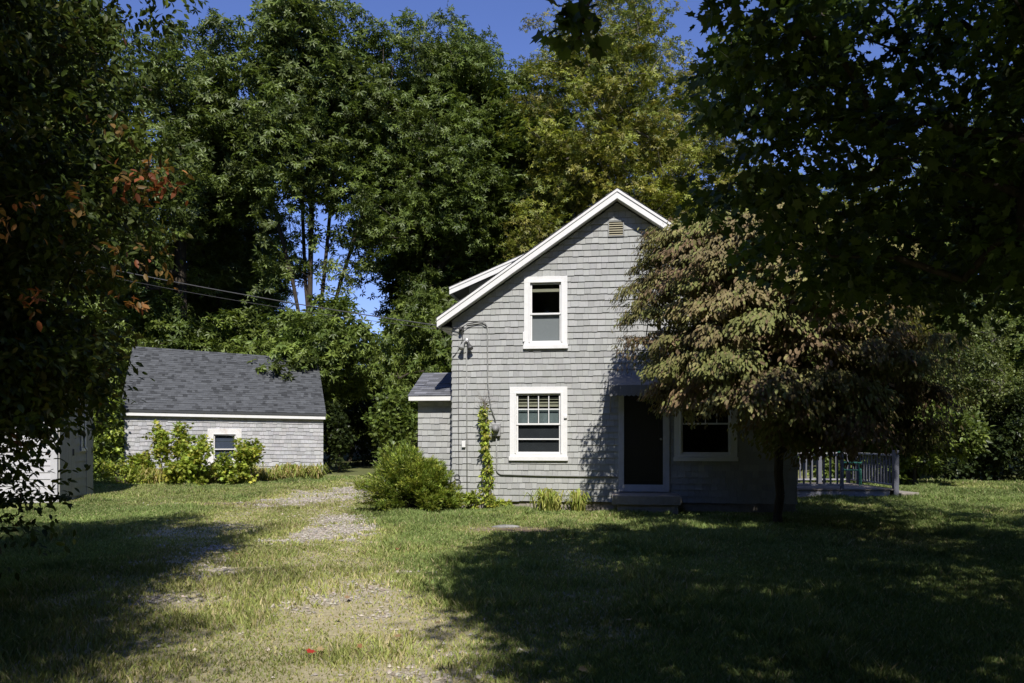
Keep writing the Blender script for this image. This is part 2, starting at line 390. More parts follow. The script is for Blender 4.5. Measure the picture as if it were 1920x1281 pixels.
def backing(mb, opens, bounds, breaks, y):
    """wall sheet with openings: bounds(z)->(xl,xr) straight between breaks"""
    bs = sorted(set(breaks + [o[1] for o in opens] + [o[3] for o in opens]))
    for z0, z1 in zip(bs[:-1], bs[1:]):
        if z1 - z0 < 1e-5: continue
        l0, r0 = bounds(z0 + 1e-6); l1, r1 = bounds(z1 - 1e-6)
        act = sorted([o for o in opens if o[1] < z1 - 1e-6 and o[3] > z0 + 1e-6])
        cur0, cur1 = l0, l1
        for o in act:
            mb.quad((cur0, y, z0), (o[0], y, z0), (o[0], y, z1), (cur1, y, z1)); cur0 = cur1 = o[2]
        mb.quad((cur0, y, z0), (r0, y, z0), (r1, y, z1), (cur1, y, z1))

def roof_courses(mb, e0, e1, r0, r1, expo, rng, tones, tab=(.14, .34), butt=.008):
    e0, e1, r0, r1 = map(Vector, (e0, e1, r0, r1)); nrm = (e1 - e0).cross(r0 - e0).normalized()
    if nrm.z < 0: nrm = -nrm
    L = ((r0 - e0).length + (r1 - e1).length) / 2; n = max(2, int(L / expo)); wide = (e1 - e0).length
    for i in range(n):
        ta, tb = i / n, min(1, (i + 1.0) / n + .01); a0, a1 = e0.lerp(r0, ta), e1.lerp(r1, ta); b0, b1 = e0.lerp(r0, tb), e1.lerp(r1, tb)
        u = -rng.random() * .2
        while u < wide:
            w = rng.uniform(*tab); p, q = max(0, u) / wide, min(wide, u + w) / wide; u += w
            if q - p < .0005: continue
            raised = rng.random() < .5; th = butt * (2.0 if raised else 1.0); tn = rng.choice(tones) * rng.uniform(.85, 1.15)
            mb.cc = (tn, tn, tn * 1.02)
            A, B, Cc, D = a0.lerp(a1, p), a0.lerp(a1, q), b0.lerp(b1, q), b0.lerp(b1, p)
            lift = nrm * th; lo = nrm * .001
            mb.add([A + lift, B + lift, Cc + nrm * .003, D + nrm * .003, A + lo, B + lo], [(0, 1, 2, 3), (4, 5, 1, 0), (4, 0, 3), (5, 2, 1)])

def window(parent, name, x0, z0, x1, z1, trim, mid, label=None, muntin=None, bars=(), trimmat='white', topback=None, lowback=None, sill=True, room=True):
    """outer trim x0..x1, z0..z1 around a recessed double hung sash. returns opening"""
    ox0, ox1, oz0, oz1 = x0 + trim, x1 - trim, z0 + trim * 1.05, z1 - trim
    f = MB(); y0 = -.045
    f.box(x0, y0, oz1, x1, .0, z1); f.box(x0, y0, z0 + trim * .6, ox0, 0, oz1); f.box(ox1, y0, z0 + trim * .6, x1, 0, oz1)
    f.box(ox0, y0 + .002, z0 + trim * .6, ox1, 0, oz0)
    f.box(ox0 - .03, y0 - .012, oz0 - .0, ox0, y0, oz1 + .03); f.box(ox1, y0 - .012, oz0, ox1 + .03, y0, oz1 + .03); f.box(ox0, y0 - .012, oz1, ox1, y0, oz1 + .03)
    # jambs back into the wall
    f.box(ox0 - .012, 0, oz0 - .012, ox0, .10, oz1 + .012); f.box(ox1, 0, oz0 - .012, ox1 + .012, .10, oz1 + .012); f.box(ox0, 0, oz1, ox1, .10, oz1 + .012); f.box(ox0, 0, oz0 - .012, ox1, .10, oz0)
    w = f.build(name, M[trimmat], parent, bevel=.003)
    if label: w['label'] = label
    s = MB(); t_ = .035
    s.box(ox0, -.012, mid - t_ / 2, ox1, .03, mid + t_ / 2)
    for (a, b_) in ((oz0, mid), (mid, oz1)):
        yy = (.004, .03) if a == oz0 else (-.008, .02)
        s.box(ox0, yy[0], a + (t_ / 2 if a == mid else 0), ox0 + t_, yy[1], b_ - (t_ / 2 if b_ == mid else 0)); s.box(ox1 - t_, yy[0], a + (t_ / 2 if a == mid else 0), ox1, yy[1], b_ - (t_ / 2 if b_ == mid else 0))
    s.box(ox0 + t_, .005, oz0, ox1 - t_, .031, oz0 + t_); s.box(ox0 + t_, -.007, oz1 - t_, ox1 - t_, .019, oz1)
    for bz in bars: s.box(ox0 + t_, .003, bz - .014, ox1 - t_, .028, bz + .014)
    if muntin:
        nxm, nzm = muntin; xs = np.linspace(ox0 + t_, ox1 - t_, nxm + 1)[1:-1]; zs = np.linspace(mid + t_ / 2, oz1 - t_, nzm + 1)[1:-1]
        for xx in xs: s.box(xx - .009, -.006, mid + t_ / 2, xx + .009, .016, oz1 - t_)
        prev = ox0 + t_
        for zz in zs:
            for xx in list(xs - .009) + [ox1 - t_]:
                s.box(prev, -.005, zz - .010, xx, .015, zz + .010); prev = xx + .018
    s.build('sash', M[trimmat], w, bevel=.002)
    g = MB(); g.quad((ox0, .010, mid), (ox1, .010, mid), (ox1, .010, oz1), (ox0, .010, oz1)); g.build('pane', M['glass'], w)
    g = MB(); g.quad((ox0, .024, oz0), (ox1, .024, oz0), (ox1, .024, mid), (ox0, .024, mid)); g.build('pane', M['glass'], w)
    if sill:
        q = MB(); q.box(x0 - .015, -.075, z0, x1 + .015, .0, z0 + trim * .6); q.build('sill', M[trimmat], w, bevel=.004)
    if topback:
        for (bm_, a, b_, yy, nm) in topback:
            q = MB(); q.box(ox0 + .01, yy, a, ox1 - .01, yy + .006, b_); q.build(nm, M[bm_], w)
    if lowback:
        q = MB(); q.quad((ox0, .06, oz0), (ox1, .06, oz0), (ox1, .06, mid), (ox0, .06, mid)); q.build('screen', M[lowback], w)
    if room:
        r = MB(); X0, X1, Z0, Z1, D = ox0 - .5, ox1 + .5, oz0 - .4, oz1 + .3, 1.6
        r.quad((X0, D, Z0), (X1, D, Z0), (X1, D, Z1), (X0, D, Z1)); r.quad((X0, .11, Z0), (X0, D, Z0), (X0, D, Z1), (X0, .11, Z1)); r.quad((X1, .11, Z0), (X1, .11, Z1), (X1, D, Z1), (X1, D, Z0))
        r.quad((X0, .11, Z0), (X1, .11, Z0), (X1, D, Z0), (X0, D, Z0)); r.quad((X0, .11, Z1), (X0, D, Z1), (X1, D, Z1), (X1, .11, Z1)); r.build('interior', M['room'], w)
    return (ox0, oz0, ox1, oz1)

# ------------------------------------------------------------------ the grey house
house = thing('house', 'grey shingled gable house with white trim behind the red-brown dogwood', 'house', (HP[0], HP[1], 0), -HT)
WH, RX, RZ, PIT, DEP = 6.83, 3.36, 6.39, .685, 9.0
def roof_top(x): return RZ - PIT * abs(x - RX)
def wall_top(x): return roof_top(x) - .20
rng = random.Random(5)
tint = lambda r: (lambda v_: (v_, v_ * r.uniform(.99, 1.01), v_ * r.uniform(.985, 1.01)))(r.uniform(.87, 1.09))
ops = []
ops.append(window(house, 'window', 1.483, 3.271, 2.363, 4.74, .125, 3.985, 'upper gable window with grey screened lower half', topback=[('blind', 4.44, 4.50, .05, 'blind')], lowback='shade'))
ops.append(window(house, 'window', 1.187, 1.003, 2.363, 2.50, .135, 1.745, 'ground floor window with muntins between meter and door', muntin=(4, 2), bars=(1.44,),
                  topback=[('blind', 2.24, 2.29, .05, 'blind'), ('blind', 2.17, 2.20, .055, 'blind'), ('blind', 2.10, 2.145, .05, 'blind'), ('white', 2.035, 2.06, .05, 'blind'), ('mist', 1.76, 2.03, .06, 'cloudy_film')], lowback='screen'))
ops.append(window(house, 'window', 4.486, 1.006, 5.705, 2.50, .135, 1.745, 'shaded window with muntins right of the door', muntin=(4, 2)))
ops.append((3.497, .43, 4.266, 2.36))
WB = .175
wb = MB(); backing(wb, ops, lambda z: (max(0, RX - (RZ - .2 - z) / PIT), min(WH, RX + (RZ - .2 - z) / PIT)), [WB, wall_top(0), wall_top(WH), RZ - .2 - .001], .004)
wb.quad((0, .004, WB), (0, DEP, WB), (0, DEP, wall_top(0)), (0, .004, wall_top(0))); wb.quad((WH, .004, WB), (WH, .004, wall_top(WH)), (WH, DEP, wall_top(WH)), (WH, DEP, WB))
wb.poly([(0, DEP, WB), (WH, DEP, WB), (WH, DEP, wall_top(WH)), (RX, DEP, RZ - .2), (0, DEP, wall_top(0))])
wb.build('sheathing', M['sheath'], house)
sh = MB(); rake = wall_top
def front_range(z):
    k = (RZ - .2 - z) / PIT; return (max(0, RX - k), min(WH, RX + k))
shop = [(3.18, 5.50, 3.50, 5.83)]
shingle_rows(sh, WB, RZ - .22, front_range, ops + shop, .127, tint, rng)
rake = None
sh.build('wall', M['shingle'], house)
# side wall to the right, same shingles on a rotated sheet
sd = MB(); shingle_rows(sd, WB, wall_top(WH) - .02, lambda z: (0, DEP), [], .127, tint, rng)
sd.v = [(WH - p[1] + .004, p[0], p[2]) for p in sd.v]; sd.build('wall', M['shingle'], house)
sd = MB(); shingle_rows(sd, WB, wall_top(0) - .02, lambda z: (0, DEP), [], .127, tint, rng)
sd.v = [(p[1] - .004, DEP - p[0], p[2]) for p in sd.v]; sd.build('wall', M['shingle'], house)
fo = MB(); 
for i in range(9): 
    w_ = WH / 9; fo.box(i * w_ + .003, .03 + rng.uniform(-.008, .008), -.3, (i + 1) * w_ - .003, .25, WB - .004 - (0 if i != 2 else .03))
fo.box(0, .3, -.3, WH, DEP, WB - .02); fo.build('foundation', M['concrete'], house, bevel=.006)
# bottom drip board, corner
# roof
OH, LE, RE = .30, -.26, 7.02
rf = MB(); ends = (-OH, DEP + OH)
top = [(LE, roof_top(LE)), (RX, RZ), (RE, roof_top(RE))]; under = [(RE, roof_top(RE) - .10), (RX, RZ - .12), (LE, roof_top(LE) - .10)]
rf.cc = (.8, .8, .8); rf.prism([(x_, -OH + .03, z_) for x_, z_ in top + under], (0, DEP + 2 * OH - .06, 0))
roof = rf.build('roof', M['asphalt'], house)
rt = MB(); tones = [.75, .9, 1.0, 1.15, 1.3]
roof_courses(rt, (LE - .02, -OH - .015, roof_top(LE - .02) + .004), (LE - .02, DEP + OH, roof_top(LE - .02) + .004), (RX, -OH - .015, RZ + .004), (RX, DEP + OH, RZ + .004), .13, rng, tones)
roof_courses(rt, (RE + .02, DEP + OH, roof_top(RE + .02) + .004), (RE + .02, -OH - .015, roof_top(RE + .02) + .004), (RX, DEP + OH, RZ + .004), (RX, -OH - .015, RZ + .004), .13, rng, tones)
rt.build('roof_shingles', M['asphalt'], roof)
fb = MB()
for (xa, xb) in ((LE - .01, RX), (RX, RE + .01)):
    za, zb = roof_top(xa), roof_top(xb)
    fb.prism([(xa, -OH, za - .012), (xb, -OH, zb - .012), (xb, -OH, zb - .195), (xa, -OH, za - .195)], (0, .03, 0))
    fb.prism([(xa, -OH - .018, za - .010), (xb, -OH - .018, zb - .010), (xb, -OH - .018, zb - .065), (xa, -OH - .018, za - .065)], (0, .017, 0))
    fb.prism([(xa, -OH + .031, za - .150), (xb, -OH + .031, zb - .150), (xb, -OH + .031, zb - .172), (xa, -OH + .031, za - .172)], (0, OH - .036, 0))
fb.build('rake_board', M['white'], roof, bevel=.003)
ef = MB(); ef.box(LE - .012, -OH + .031, roof_top(LE) - .195, LE + .012, DEP + OH, roof_top(LE) - .03); ef.box(LE + .013, .002, roof_top(LE) - .19, -.02, DEP, roof_top(LE) - .165)
ef.build('fascia', M['white'], roof); ef = MB(); ef.box(RE - .012, -OH + .031, roof_top(RE) - .195, RE + .012, DEP + OH, roof_top(RE) - .03); ef.build('fascia', M['white'], roof)
# shed dormer on the left slope
DY0, DY1, DXE, DZE = 1.5, 7.6, -.37, 4.85
dm = MB(); dz = lambda x_: DZE + (RZ - DZE) * (x_ - DXE) / (RX - DXE)
dm.prism([(DXE, DY0, dz(DXE)), (RX, DY0, RZ - .02), (RX, DY0, RZ - .12), (DXE, DY0, dz(DXE) - .09)], (0, DY1 - DY0, 0)); dr = dm.build('dormer_roof', M['asphalt'], house)
df = MB(); df.prism([(DXE - .01, DY0 - .03, dz(DXE) - .005), (RX - .3, DY0 - .03, dz(RX - .3) - .005), (RX - .3, DY0 - .03, dz(RX - .3) - .15), (DXE - .01, DY0 - .03, dz(DXE) - .16)], (0, .028, 0))
df.prism([(DXE - .01, DY0 - .045, dz(DXE) - .003), (RX - .3, DY0 - .045, dz(RX - .3) - .003), (RX - .3, DY0 - .045, dz(RX - .3) - .05), (DXE - .01, DY0 - .045, dz(DXE) - .05)], (0, .014, 0))
df.box(DXE - .012, DY0, dz(DXE) - .15, DXE - .001, DY1, dz(DXE) - .01); df.build('fascia', M['white'], dr, bevel=.003)
dw = MB(); 
dw.cc = (.95, .95, .95); dw.prism([(0.02, DY0 + .25, 3.5), (RX, DY0 + .25, 5.5), (RX, DY0 + .25, RZ - .2), (0.02, DY0 + .25, dz(.02) - .1)], (0, DY1 - DY0 - .5, 0)); dw.build('dormer_wall', M['shingle'], house)
dt = MB(); roof_courses(dt, (DXE - .03, DY0 - .05, dz(DXE - .03) + .004), (DXE - .03, DY1, dz(DXE - .03) + .004), (RX, DY0 - .05, RZ + .006), (RX, DY1, RZ + .006), .13, rng, tones); dt.build('roof_shingles', M['asphalt'], dr)
# gable vent
vt = MB(); vx0, vx1, vz0, vz1 = 3.20, 3.476, 5.525, 5.802
vt.box(vx0 - .02, -.035, vz0 - .02, vx0, 0, vz1 + .02); vt.box(vx1, -.035, vz0 - .02, vx1 + .02, 0, vz1 + .02); vt.box(vx0, -.035, vz1, vx1, 0, vz1 + .02); vt.box(vx0, -.035, vz0 - .02, vx1, 0, vz0)
vn = vt.build('gable_vent', M['grey_paint'], house)
vl = MB()
for i in range(6):
    zz = vz0 + .006 + i * .046; vl.prism([(vx0, -.034, zz), (vx0, -.030, zz + .010), (vx0, -.001, zz + .036), (vx0, -.001, zz + .026)], (vx1 - vx0, 0, 0))
vl.build('louvre', M['blind'], vn)
q = MB(); q.quad((vx0, .003, vz0), (vx1, .003, vz0), (vx1, .003, vz1), (vx0, .003, vz1)); q.build('backing', M['room'], vn)
# left wing
wx0, wx1, wy0, wy1, wez, wrz = -.93, 0., .8, 3.2, 2.34, 2.96
wl = MB(); shingle_rows(wl, .12, wez, lambda z: (wx0, wx1 - .004), [], .127, tint, rng, y=wy0); 
wl.cc = (.9, .9, .9); wl.poly([(wx0 + .003, wy0 + .004, .0), (wx1, wy0 + .004, .0), (wx1, wy0 + .004, wez), (wx0 + .003, wy0 + .004, wez)]); wl.poly([(wx0 + .002, wy0 + .004, 0), (wx0 + .002, wy1, 0), (wx0 + .002, wy1, wez), (wx0 + .002, wy0 + 1.2, wrz - .1), (wx0 + .002, wy0 + .004, wez)])
wl.build('wing_wall', M['shingle'], house)
wr = MB(); e_y, e_z, r_y = wy0 - .25, wez + .02, wy0 + 1.15
wr.cc = (.8, .8, .8); wr.prism([(-1.09, e_y, e_z), (-1.09, r_y, wrz), (-1.09, r_y + 1.3, e_z), (-1.09, r_y + 1.2, e_z), (-1.09, r_y, wrz - .08), (-1.09, e_y + .02, e_z - .05)], (1.09, 0, 0)); wro = wr.build('wing_roof', M['asphalt2'], house)
wt = MB(); roof_courses(wt, (-1.10, e_y - .015, e_z), (-.002, e_y - .015, e_z), (-1.10, r_y, wrz + .005), (-.002, r_y, wrz + .005), .125, rng, tones, tab=(.25, .32)); wt.build('roof_shingles', M['asphalt2'], wro)
wf = MB(); wf.box(-1.08, e_y - .005, e_z - .10, -.003, e_y + .018, e_z - .012); wf.box(-1.08, e_y + .019, e_z - .10, -.003, wy0 - .02, e_z - .085); wf.build('fascia', M['white'], wro, bevel=.003)
# door with its frame, awning and steps
dfm = MB(); dfm.box(3.391, -.06, .39, 3.497, 0, 2.36); dfm.box(4.266, -.06, .39, 4.392, 0, 2.36); dfm.box(3.391, -.06, 2.36, 4.392, 0, 2.45); dfm.box(3.497, -.05, .39, 4.266, .02, .53)
dfr = dfm.build('door_frame', M['clapboard'], house, bevel=.004)
dd = MB(); dd.box(3.497, .0, .53, 4.266, .04, 2.36)
for (a, b_) in ((.62, 1.25), (1.38, 2.26)):
    dd.box(3.497, -.012, a - .09, 4.266, -.001, a); 
dd.box(3.497, -.012, 2.26, 4.266, -.001, 2.36); dd.box(3.497, -.012, .62, 3.58, -.001, 1.29); dd.box(4.18, -.012, .62, 4.266, -.001, 1.29); dd.box(3.497, -.012, 1.38, 3.58, -.001, 2.26); dd.box(4.18, -.012, 1.38, 4.266, -.001, 2.26)
door = dd.build('door', M['black'], house)
hd = MB(); hd.lathe((4.225, -.013, 1.44), [(.022, 0), (.022, -.012), (.010, -.018), (.010, -.035), (.026, -.042), (.022, -.062), (.004, -.068)], 'y', 12); hd.build('handle', M['metal'], door, smooth=True)
aw = MB(); n_ = 15; ax0, ax1 = 3.20, 4.50
for i in range(n_):
    a, b_ = ax0 + (ax1 - ax0) * i / n_, ax0 + (ax1 - ax0) * (i + 1) / n_; o_ = .012 if i % 2 else 0
    aw.prism([(a, -.01, 2.73 + o_), (a, -.48, 2.54 + o_), (a, -.56, 2.48 + o_), (a, -.56, 2.465 + o_), (a, -.48, 2.525 + o_), (a, -.01, 2.715 + o_)], (b_ - a - .001, 0, 0))
    k = 6; pts = [(a + (b_ - a - .001) * j / k, -.565 - o_, 2.30 - .028 * math.sin(math.pi * j / k)) for j in range(k + 1)]
    aw.prism([(a, -.565 - o_, 2.49), *pts, (b_ - .001, -.565 - o_, 2.49)], (0, .006, 0))
for xx in (ax0 - .004, ax1 + .001):
    aw.prism([(xx, -.01, 2.71), (xx, -.56, 2.465), (xx, -.56, 2.31), (xx, -.30, 2.36), (xx, -.01, 2.46)], (.004, 0, 0))
aw.tube([(ax0 + .03, -.52, 2.36), (ax0 + .03, -.02, 1.98)], .010, 6); aw.tube([(ax1 - .03, -.52, 2.36), (ax1 - .03, -.02, 1.98)], .010, 6)
aw.build('awning', M['awning'], house)
st = MB(); st.box(3.26, -.95, .20, 4.55, -.07, .375); st.box(3.36, -.9, -.2, 4.5, -.1, .199); st.build('doorstep', M['concrete'], house, bevel=.012)
# flood lights
fl = MB(); fl.lathe((.29, -.004, 3.47), [(.055, 0), (.055, -.03), (.04, -.045), (.0, -.046)], 'y', 16); fl.tube([(.27, -.05, 3.46), (.25, -.10, 3.40)], .016, 8); fl.tube([(.31, -.05, 3.46), (.34, -.10, 3.40)], .016, 8)
flo = fl.build('floodlight', M['metal'], house, smooth=True)
def lamp(c, d, mt):
    b_ = MB(); pr = [(.022, 0), (.026, .05), (.03, .06), (.052, .12), (.062, .155), (.058, .17), (.0, .175)]; b_.lathe((0, 0, 0), pr, 'z', 14)
    q_ = Vector(d).normalized().to_track_quat('Z', 'Y'); b_.v = [tuple(q_ @ Vector(p_) + Vector(c)) for p_ in b_.v]; b_.build('lamp_head', M[mt], flo, smooth=True)
lamp((.25, -.10, 3.42), (-.25, -.5, -.8), 'grey_paint'); lamp((.34, -.10, 3.42), (.35, -.35, -.85), 'dark_metal')
# conduits, wires, meter
def pipe(name, pts, r, mat, label=None, n=8):
    b_ = MB(); b_.tube(pts, r, n); o = b_.build(name, M[mat], house, smooth=True)
    if label: o['label'] = label
    return o
arc = lambda cx, cz, r, a0, a1, y_, k=6: [(cx + r * math.cos(math.radians(a0 + (a1 - a0) * i / k)), y_, cz + r * math.sin(math.radians(a0 + (a1 - a0) * i / k))) for i in range(k + 1)]
pipe('conduit', [(.30, -.05, 3.80)] + arc(.60, 3.71, .13, 90, 0, -.05) + [(.73, -.045, 3.5), (.735, -.045, 2.6), (.80, -.045, 2.1), (.90, -.05, 1.80)], .012, 'grey_paint', 'service conduit curving down the wall to the meter')
pipe('service_wire', [(.21, -.12, 3.72), (.33, -.09, 3.80), (.5, -.08, 3.83), (.62, -.07, 3.82), (.70, -.06, 3.76)], .008, 'cable', 'dark service wire looped over the conduit head')
pipe('conduit', [(.295, -.03, 3.30), (.30, -.03, 2.2), (.305, -.03, .2)], .011, 'grey_paint', 'thin straight pipe below the floodlight')
pipe('service_wire', [(.13, -.025, 3.0), (.125, -.025, 1.9), (.135, -.025, .25)], .007, 'cable', 'thin wire along the left corner of the wall')
pipe('conduit', [(.915, -.045, 1.52), (.925, -.045, 1.0)] + arc(1.03, .83, .11, 180, 270, -.045) + [(1.2, -.045, .715), (1.8, -.045, .70), (2.34, -.045, .695), (3.35, -.045, .69)], .013, 'grey_paint', 'horizontal conduit from the meter below the window')
pipe('service_wire', [(.20, -.12, 3.70), (.22, -.07, 3.56), (.205, -.05, 3.45), (.14, -.04, 3.30), (.06, -.035, 3.18), (.0, -.05, 3.12)], .008, 'cable', 'wire hanging from the bracket to the corner')
for cz, r in ((.55, .07), (.66, .055), (.50, .05)):
    pipe('wire_coil', arc(.10, cz, r, 0, 350, -.04, 14), .006, 'cable')
bk = MB(); bk.box(.15, -.10, 3.66, .24, -.02, 3.74); bk.lathe((.19, -.11, 3.70), [(.02, 0), (.035, -.02), (.02, -.05), (.03, -.07), (.0, -.075)], 'y', 10); bk.build('wire_bracket', M['dark_metal'], house)
em = MB(); em.box(.83, -.11, 1.50, 1.00, -.016, 1.76); emo = em.build('electric_meter', M['metal'], house, bevel=.008)
ed = MB(); ed.lathe((.915, -.112, 1.66), [(.075, 0), (.078, -.03), (.07, -.05), (.068, -.09), (.05, -.115), (.0, -.12)], 'y', 20); ed.build('meter_dial', M['awning'], emo, smooth=True)
jb = MB(); jb.box(.20, -.075, 1.27, .275, -.016, 1.40); jb.build('junction_box', M['white'], house, bevel=.006)
sb = MB(); sb.box(2.30, -.085, 1.86, 2.36, -.046, 1.91); sb.build('window_latch', M['white'], house, bevel=.004)
cl = MB(); cl.box(1.46, -.055, 3.42, 1.51, -.046, 3.62); cl.build('window_latch', M['white'], house, bevel=.004)

# ------------------------------------------------------------------ utility cable from the house corner into the trees on the left
a = hw(.18, -.1, 3.70)
def cable(name, label, a, b_, sag, r, mat='cable'):
    q_ = MB(); pts = []
    for i in range(25):
        u = i / 24; p_ = Vector(a).lerp(Vector(b_), u); p_.z -= sag * 4 * u * (1 - u); pts.append(p_)
    q_.tube(pts, r, 5); return tag(q_.build(name, M[mat], smooth=True), label, 'cable')
cable('utility_cable', 'thick grey utility cable strung from house corner into the left trees', a, (-17, 20, 7.35), .25, .012)
cable('utility_cable', 'thinner lower utility cable sagging beneath the thick one', a + Vector((0, 0, -.06)), (-17, 20.2, 7.25), .34, .005)

# ------------------------------------------------------------------ shed
shed = thing('shed', 'low weathered shingle shed with dark asphalt roof at the left', 'shed', (SP[0], SP[1], 0), -ST)
rng = random.Random(21)
otint = lambda r: (lambda v_: (v_ * r.uniform(.98, 1.02), v_, v_ * r.uniform(.98, 1.03)))(r.uniform(.82, 1.1))
SL, SH0, SH1, SD = 6.06, 2.30, 2.22, 5.6
tilt = lambda x_, z_: z_ - .012 * x_
sop = [window(shed, 'window', 2.42, .55, 3.46, 1.74, .185, 1.075, muntin=None, bars=(), trimmat='oldwhite', sill=True, topback=[('bluereflect', 1.08, 1.55, .06, 'reflection_sheet'), ('mist', 1.335, 1.343, .05, 'blind')], lowback='bluereflect')]  # blue sheets behind both sashes stand in for the reflection in the glass
bw = MB(); backing(bw, sop, lambda z: (0, SL), [0, SH0], .004)
bw.v = [(p_[0], p_[1], tilt(*p_[0::2]) if p_[2] > SH0 - .01 else p_[2]) for p_ in bw.v]
bw.poly([(0, .004, -.1), (0, SD, -.1), (0, SD, SH0), (0, SD / 2, 4.5), (0, .004, SH0)]); bw.poly([(SL, .004, -.1), (SL, .004, SH1), (SL, SD / 2, 4.25), (SL, SD, SH1), (SL, SD, -.1)])
bw.quad((0, SD, -.1), (SL, SD, -.1), (SL, SD, SH1), (0, SD, SH0)); bw.build('sheathing', M['sheath'], shed)
ss = MB(); shingle_rows(ss, .06, SH0 + .0, lambda z: (0, SL), sop, .127, otint, rng, wid=(.09, .24), jit=.010, wear=.2)
ss.v = [(p_[0], p_[1], tilt(p_[0], p_[2])) for p_ in ss.v]; ss.build('wall', M['old_shingle'], shed)
sc = MB(); sc.box(0, .03, -.2, SL, .2, .10); sc.box(-.015, -.03, .0, .0, .1, SH0 - .02); sc.build('foundation', M['concrete'], shed)
E0, E1, R0, R1 = (-.12, -.18, 2.33), (SL + .08, -.18, 2.245), (-.10, SD / 2, 4.60), (SL + .06, SD / 2, 4.34)
B0, B1 = (-.12, SD + .18, 2.33), (SL + .08, SD + .18, 2.245)
dn = lambda p_, k=.07: (p_[0], p_[1], p_[2] - k)
sr = MB(); sr.cc = (.8, .8, .8); sr.add([E0, E1, R1, R0, B0, B1, dn(E0), dn(E1), dn(R1), dn(R0), dn(B0), dn(B1)], [(0, 1, 2, 3), (3, 2, 5, 4), (6, 9, 8, 7), (9, 10, 11, 8), (0, 6, 7, 1), (0, 3, 9, 6), (3, 4, 10, 9), (1, 7, 8, 2), (2, 8, 11, 5), (4, 5, 11, 10)])
sro = sr.build('roof', M['asphalt'], shed)
up = lambda p_: (p_[0], p_[1], p_[2] + .004)
sx = MB(); roof_courses(sx, up(E0), up(E1), up(R0), up(R1), .125, rng, [.62, .95, 1.0, 1.05, 1.0, 1.1], tab=(.08, .22), butt=.010); sx.build('roof_shingles', M['asphalt'], sro)
sf = MB(); sf.prism([(-.10, -.155, 2.255), (SL + .06, -.155, 2.17), (SL + .06, -.155, 2.06), (-.10, -.155, 2.145)], (0, .025, 0)); sf.prism([(-.10, -.129, 2.16), (SL + .06, -.129, 2.075), (SL + .06, -.129, 2.06), (-.10, -.129, 2.145)], (0, .11, 0)); sf.build('fascia', M['white'], sro, bevel=.003)

# ------------------------------------------------------------------ small outbuilding at far left, half behind the near tree
gt = math.radians(-10); gar = thing('outbuilding', 'grey plank outbuilding half hidden by the dark tree at far left', 'outbuilding', (-10.05, 17.7, 0), -gt)
gw = MB(); gh = 2.9
z_ = .10
while z_ < gh:     # lapped clapboards on the sunlit front (to the left of the corner)
    gw.add([(-4, -.022, z_), (-.14, -.022, z_), (-.14, -.004, z_ + .152), (-4, -.004, z_ + .152), (-4, 0, z_), (-.14, 0, z_)], [(0, 1, 2, 3), (0, 4, 5, 1)]); z_ += .15
gw.box(-4, .0, -.2, 0, .05, gh); gw.box(-.14, -.03, -.05, 0, -.001, gh); gw.build('wall', M['clapboard'], gar)
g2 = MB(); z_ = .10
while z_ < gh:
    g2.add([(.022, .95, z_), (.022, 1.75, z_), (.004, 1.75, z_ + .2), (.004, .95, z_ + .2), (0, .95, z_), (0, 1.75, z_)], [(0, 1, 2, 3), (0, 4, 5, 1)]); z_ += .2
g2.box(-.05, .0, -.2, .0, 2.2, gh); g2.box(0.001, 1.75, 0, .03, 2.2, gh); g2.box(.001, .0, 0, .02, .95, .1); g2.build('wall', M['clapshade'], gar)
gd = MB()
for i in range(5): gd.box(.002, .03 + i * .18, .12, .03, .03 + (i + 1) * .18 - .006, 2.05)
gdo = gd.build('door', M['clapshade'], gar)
hh = MB(); hh.box(.031, .80, 1.05, .06, .84, 1.2); hh.build('handle', M['dark_metal'], gdo)
gq = MB(); gq.box(.031, 1.35, 1.22, .045, 1.42, 2.0); gq.box(.031, 1.6, 1.22, .045, 1.68, 2.0); gq.box(.031, 1.33, 1.14, .06, 1.7, 1.22); gwn = gq.build('window', M['oldwhite'], gar)
gp = MB(); gp.quad((.028, 1.42, 1.22), (.028, 1.6, 1.22), (.028, 1.6, 2.0), (.028, 1.42, 2.0)); gp.build('pane', M['glass'], gwn)
gr_ = MB(); gr_.prism([(.25, -.3, gh - .06), (-2, -.3, gh + 1.3), (-4.2, -.3, gh - .06), (-4.2, -.3, gh - .16), (-2, -.3, gh + 1.18), (.25, -.3, gh - .16)], (0, 2.8, 0)); gr_.build('roof', M['asphalt'], gar)
gg = MB(); gg.prism([(0, .02, gh), (-2, .02, gh + 1.2), (-4, .02, gh)], (0, .03, 0)); gg.prism([(0, 2.15, gh), (-2, 2.15, gh + 1.2), (-4, 2.15, gh)], (0, .03, 0)); gg.box(-4, .05, -.2, -3.95, 2.2, gh); gg.box(-3.95, 2.15, -.2, -.05, 2.2, gh); gg.build('gable', M['clapboard'], gar)

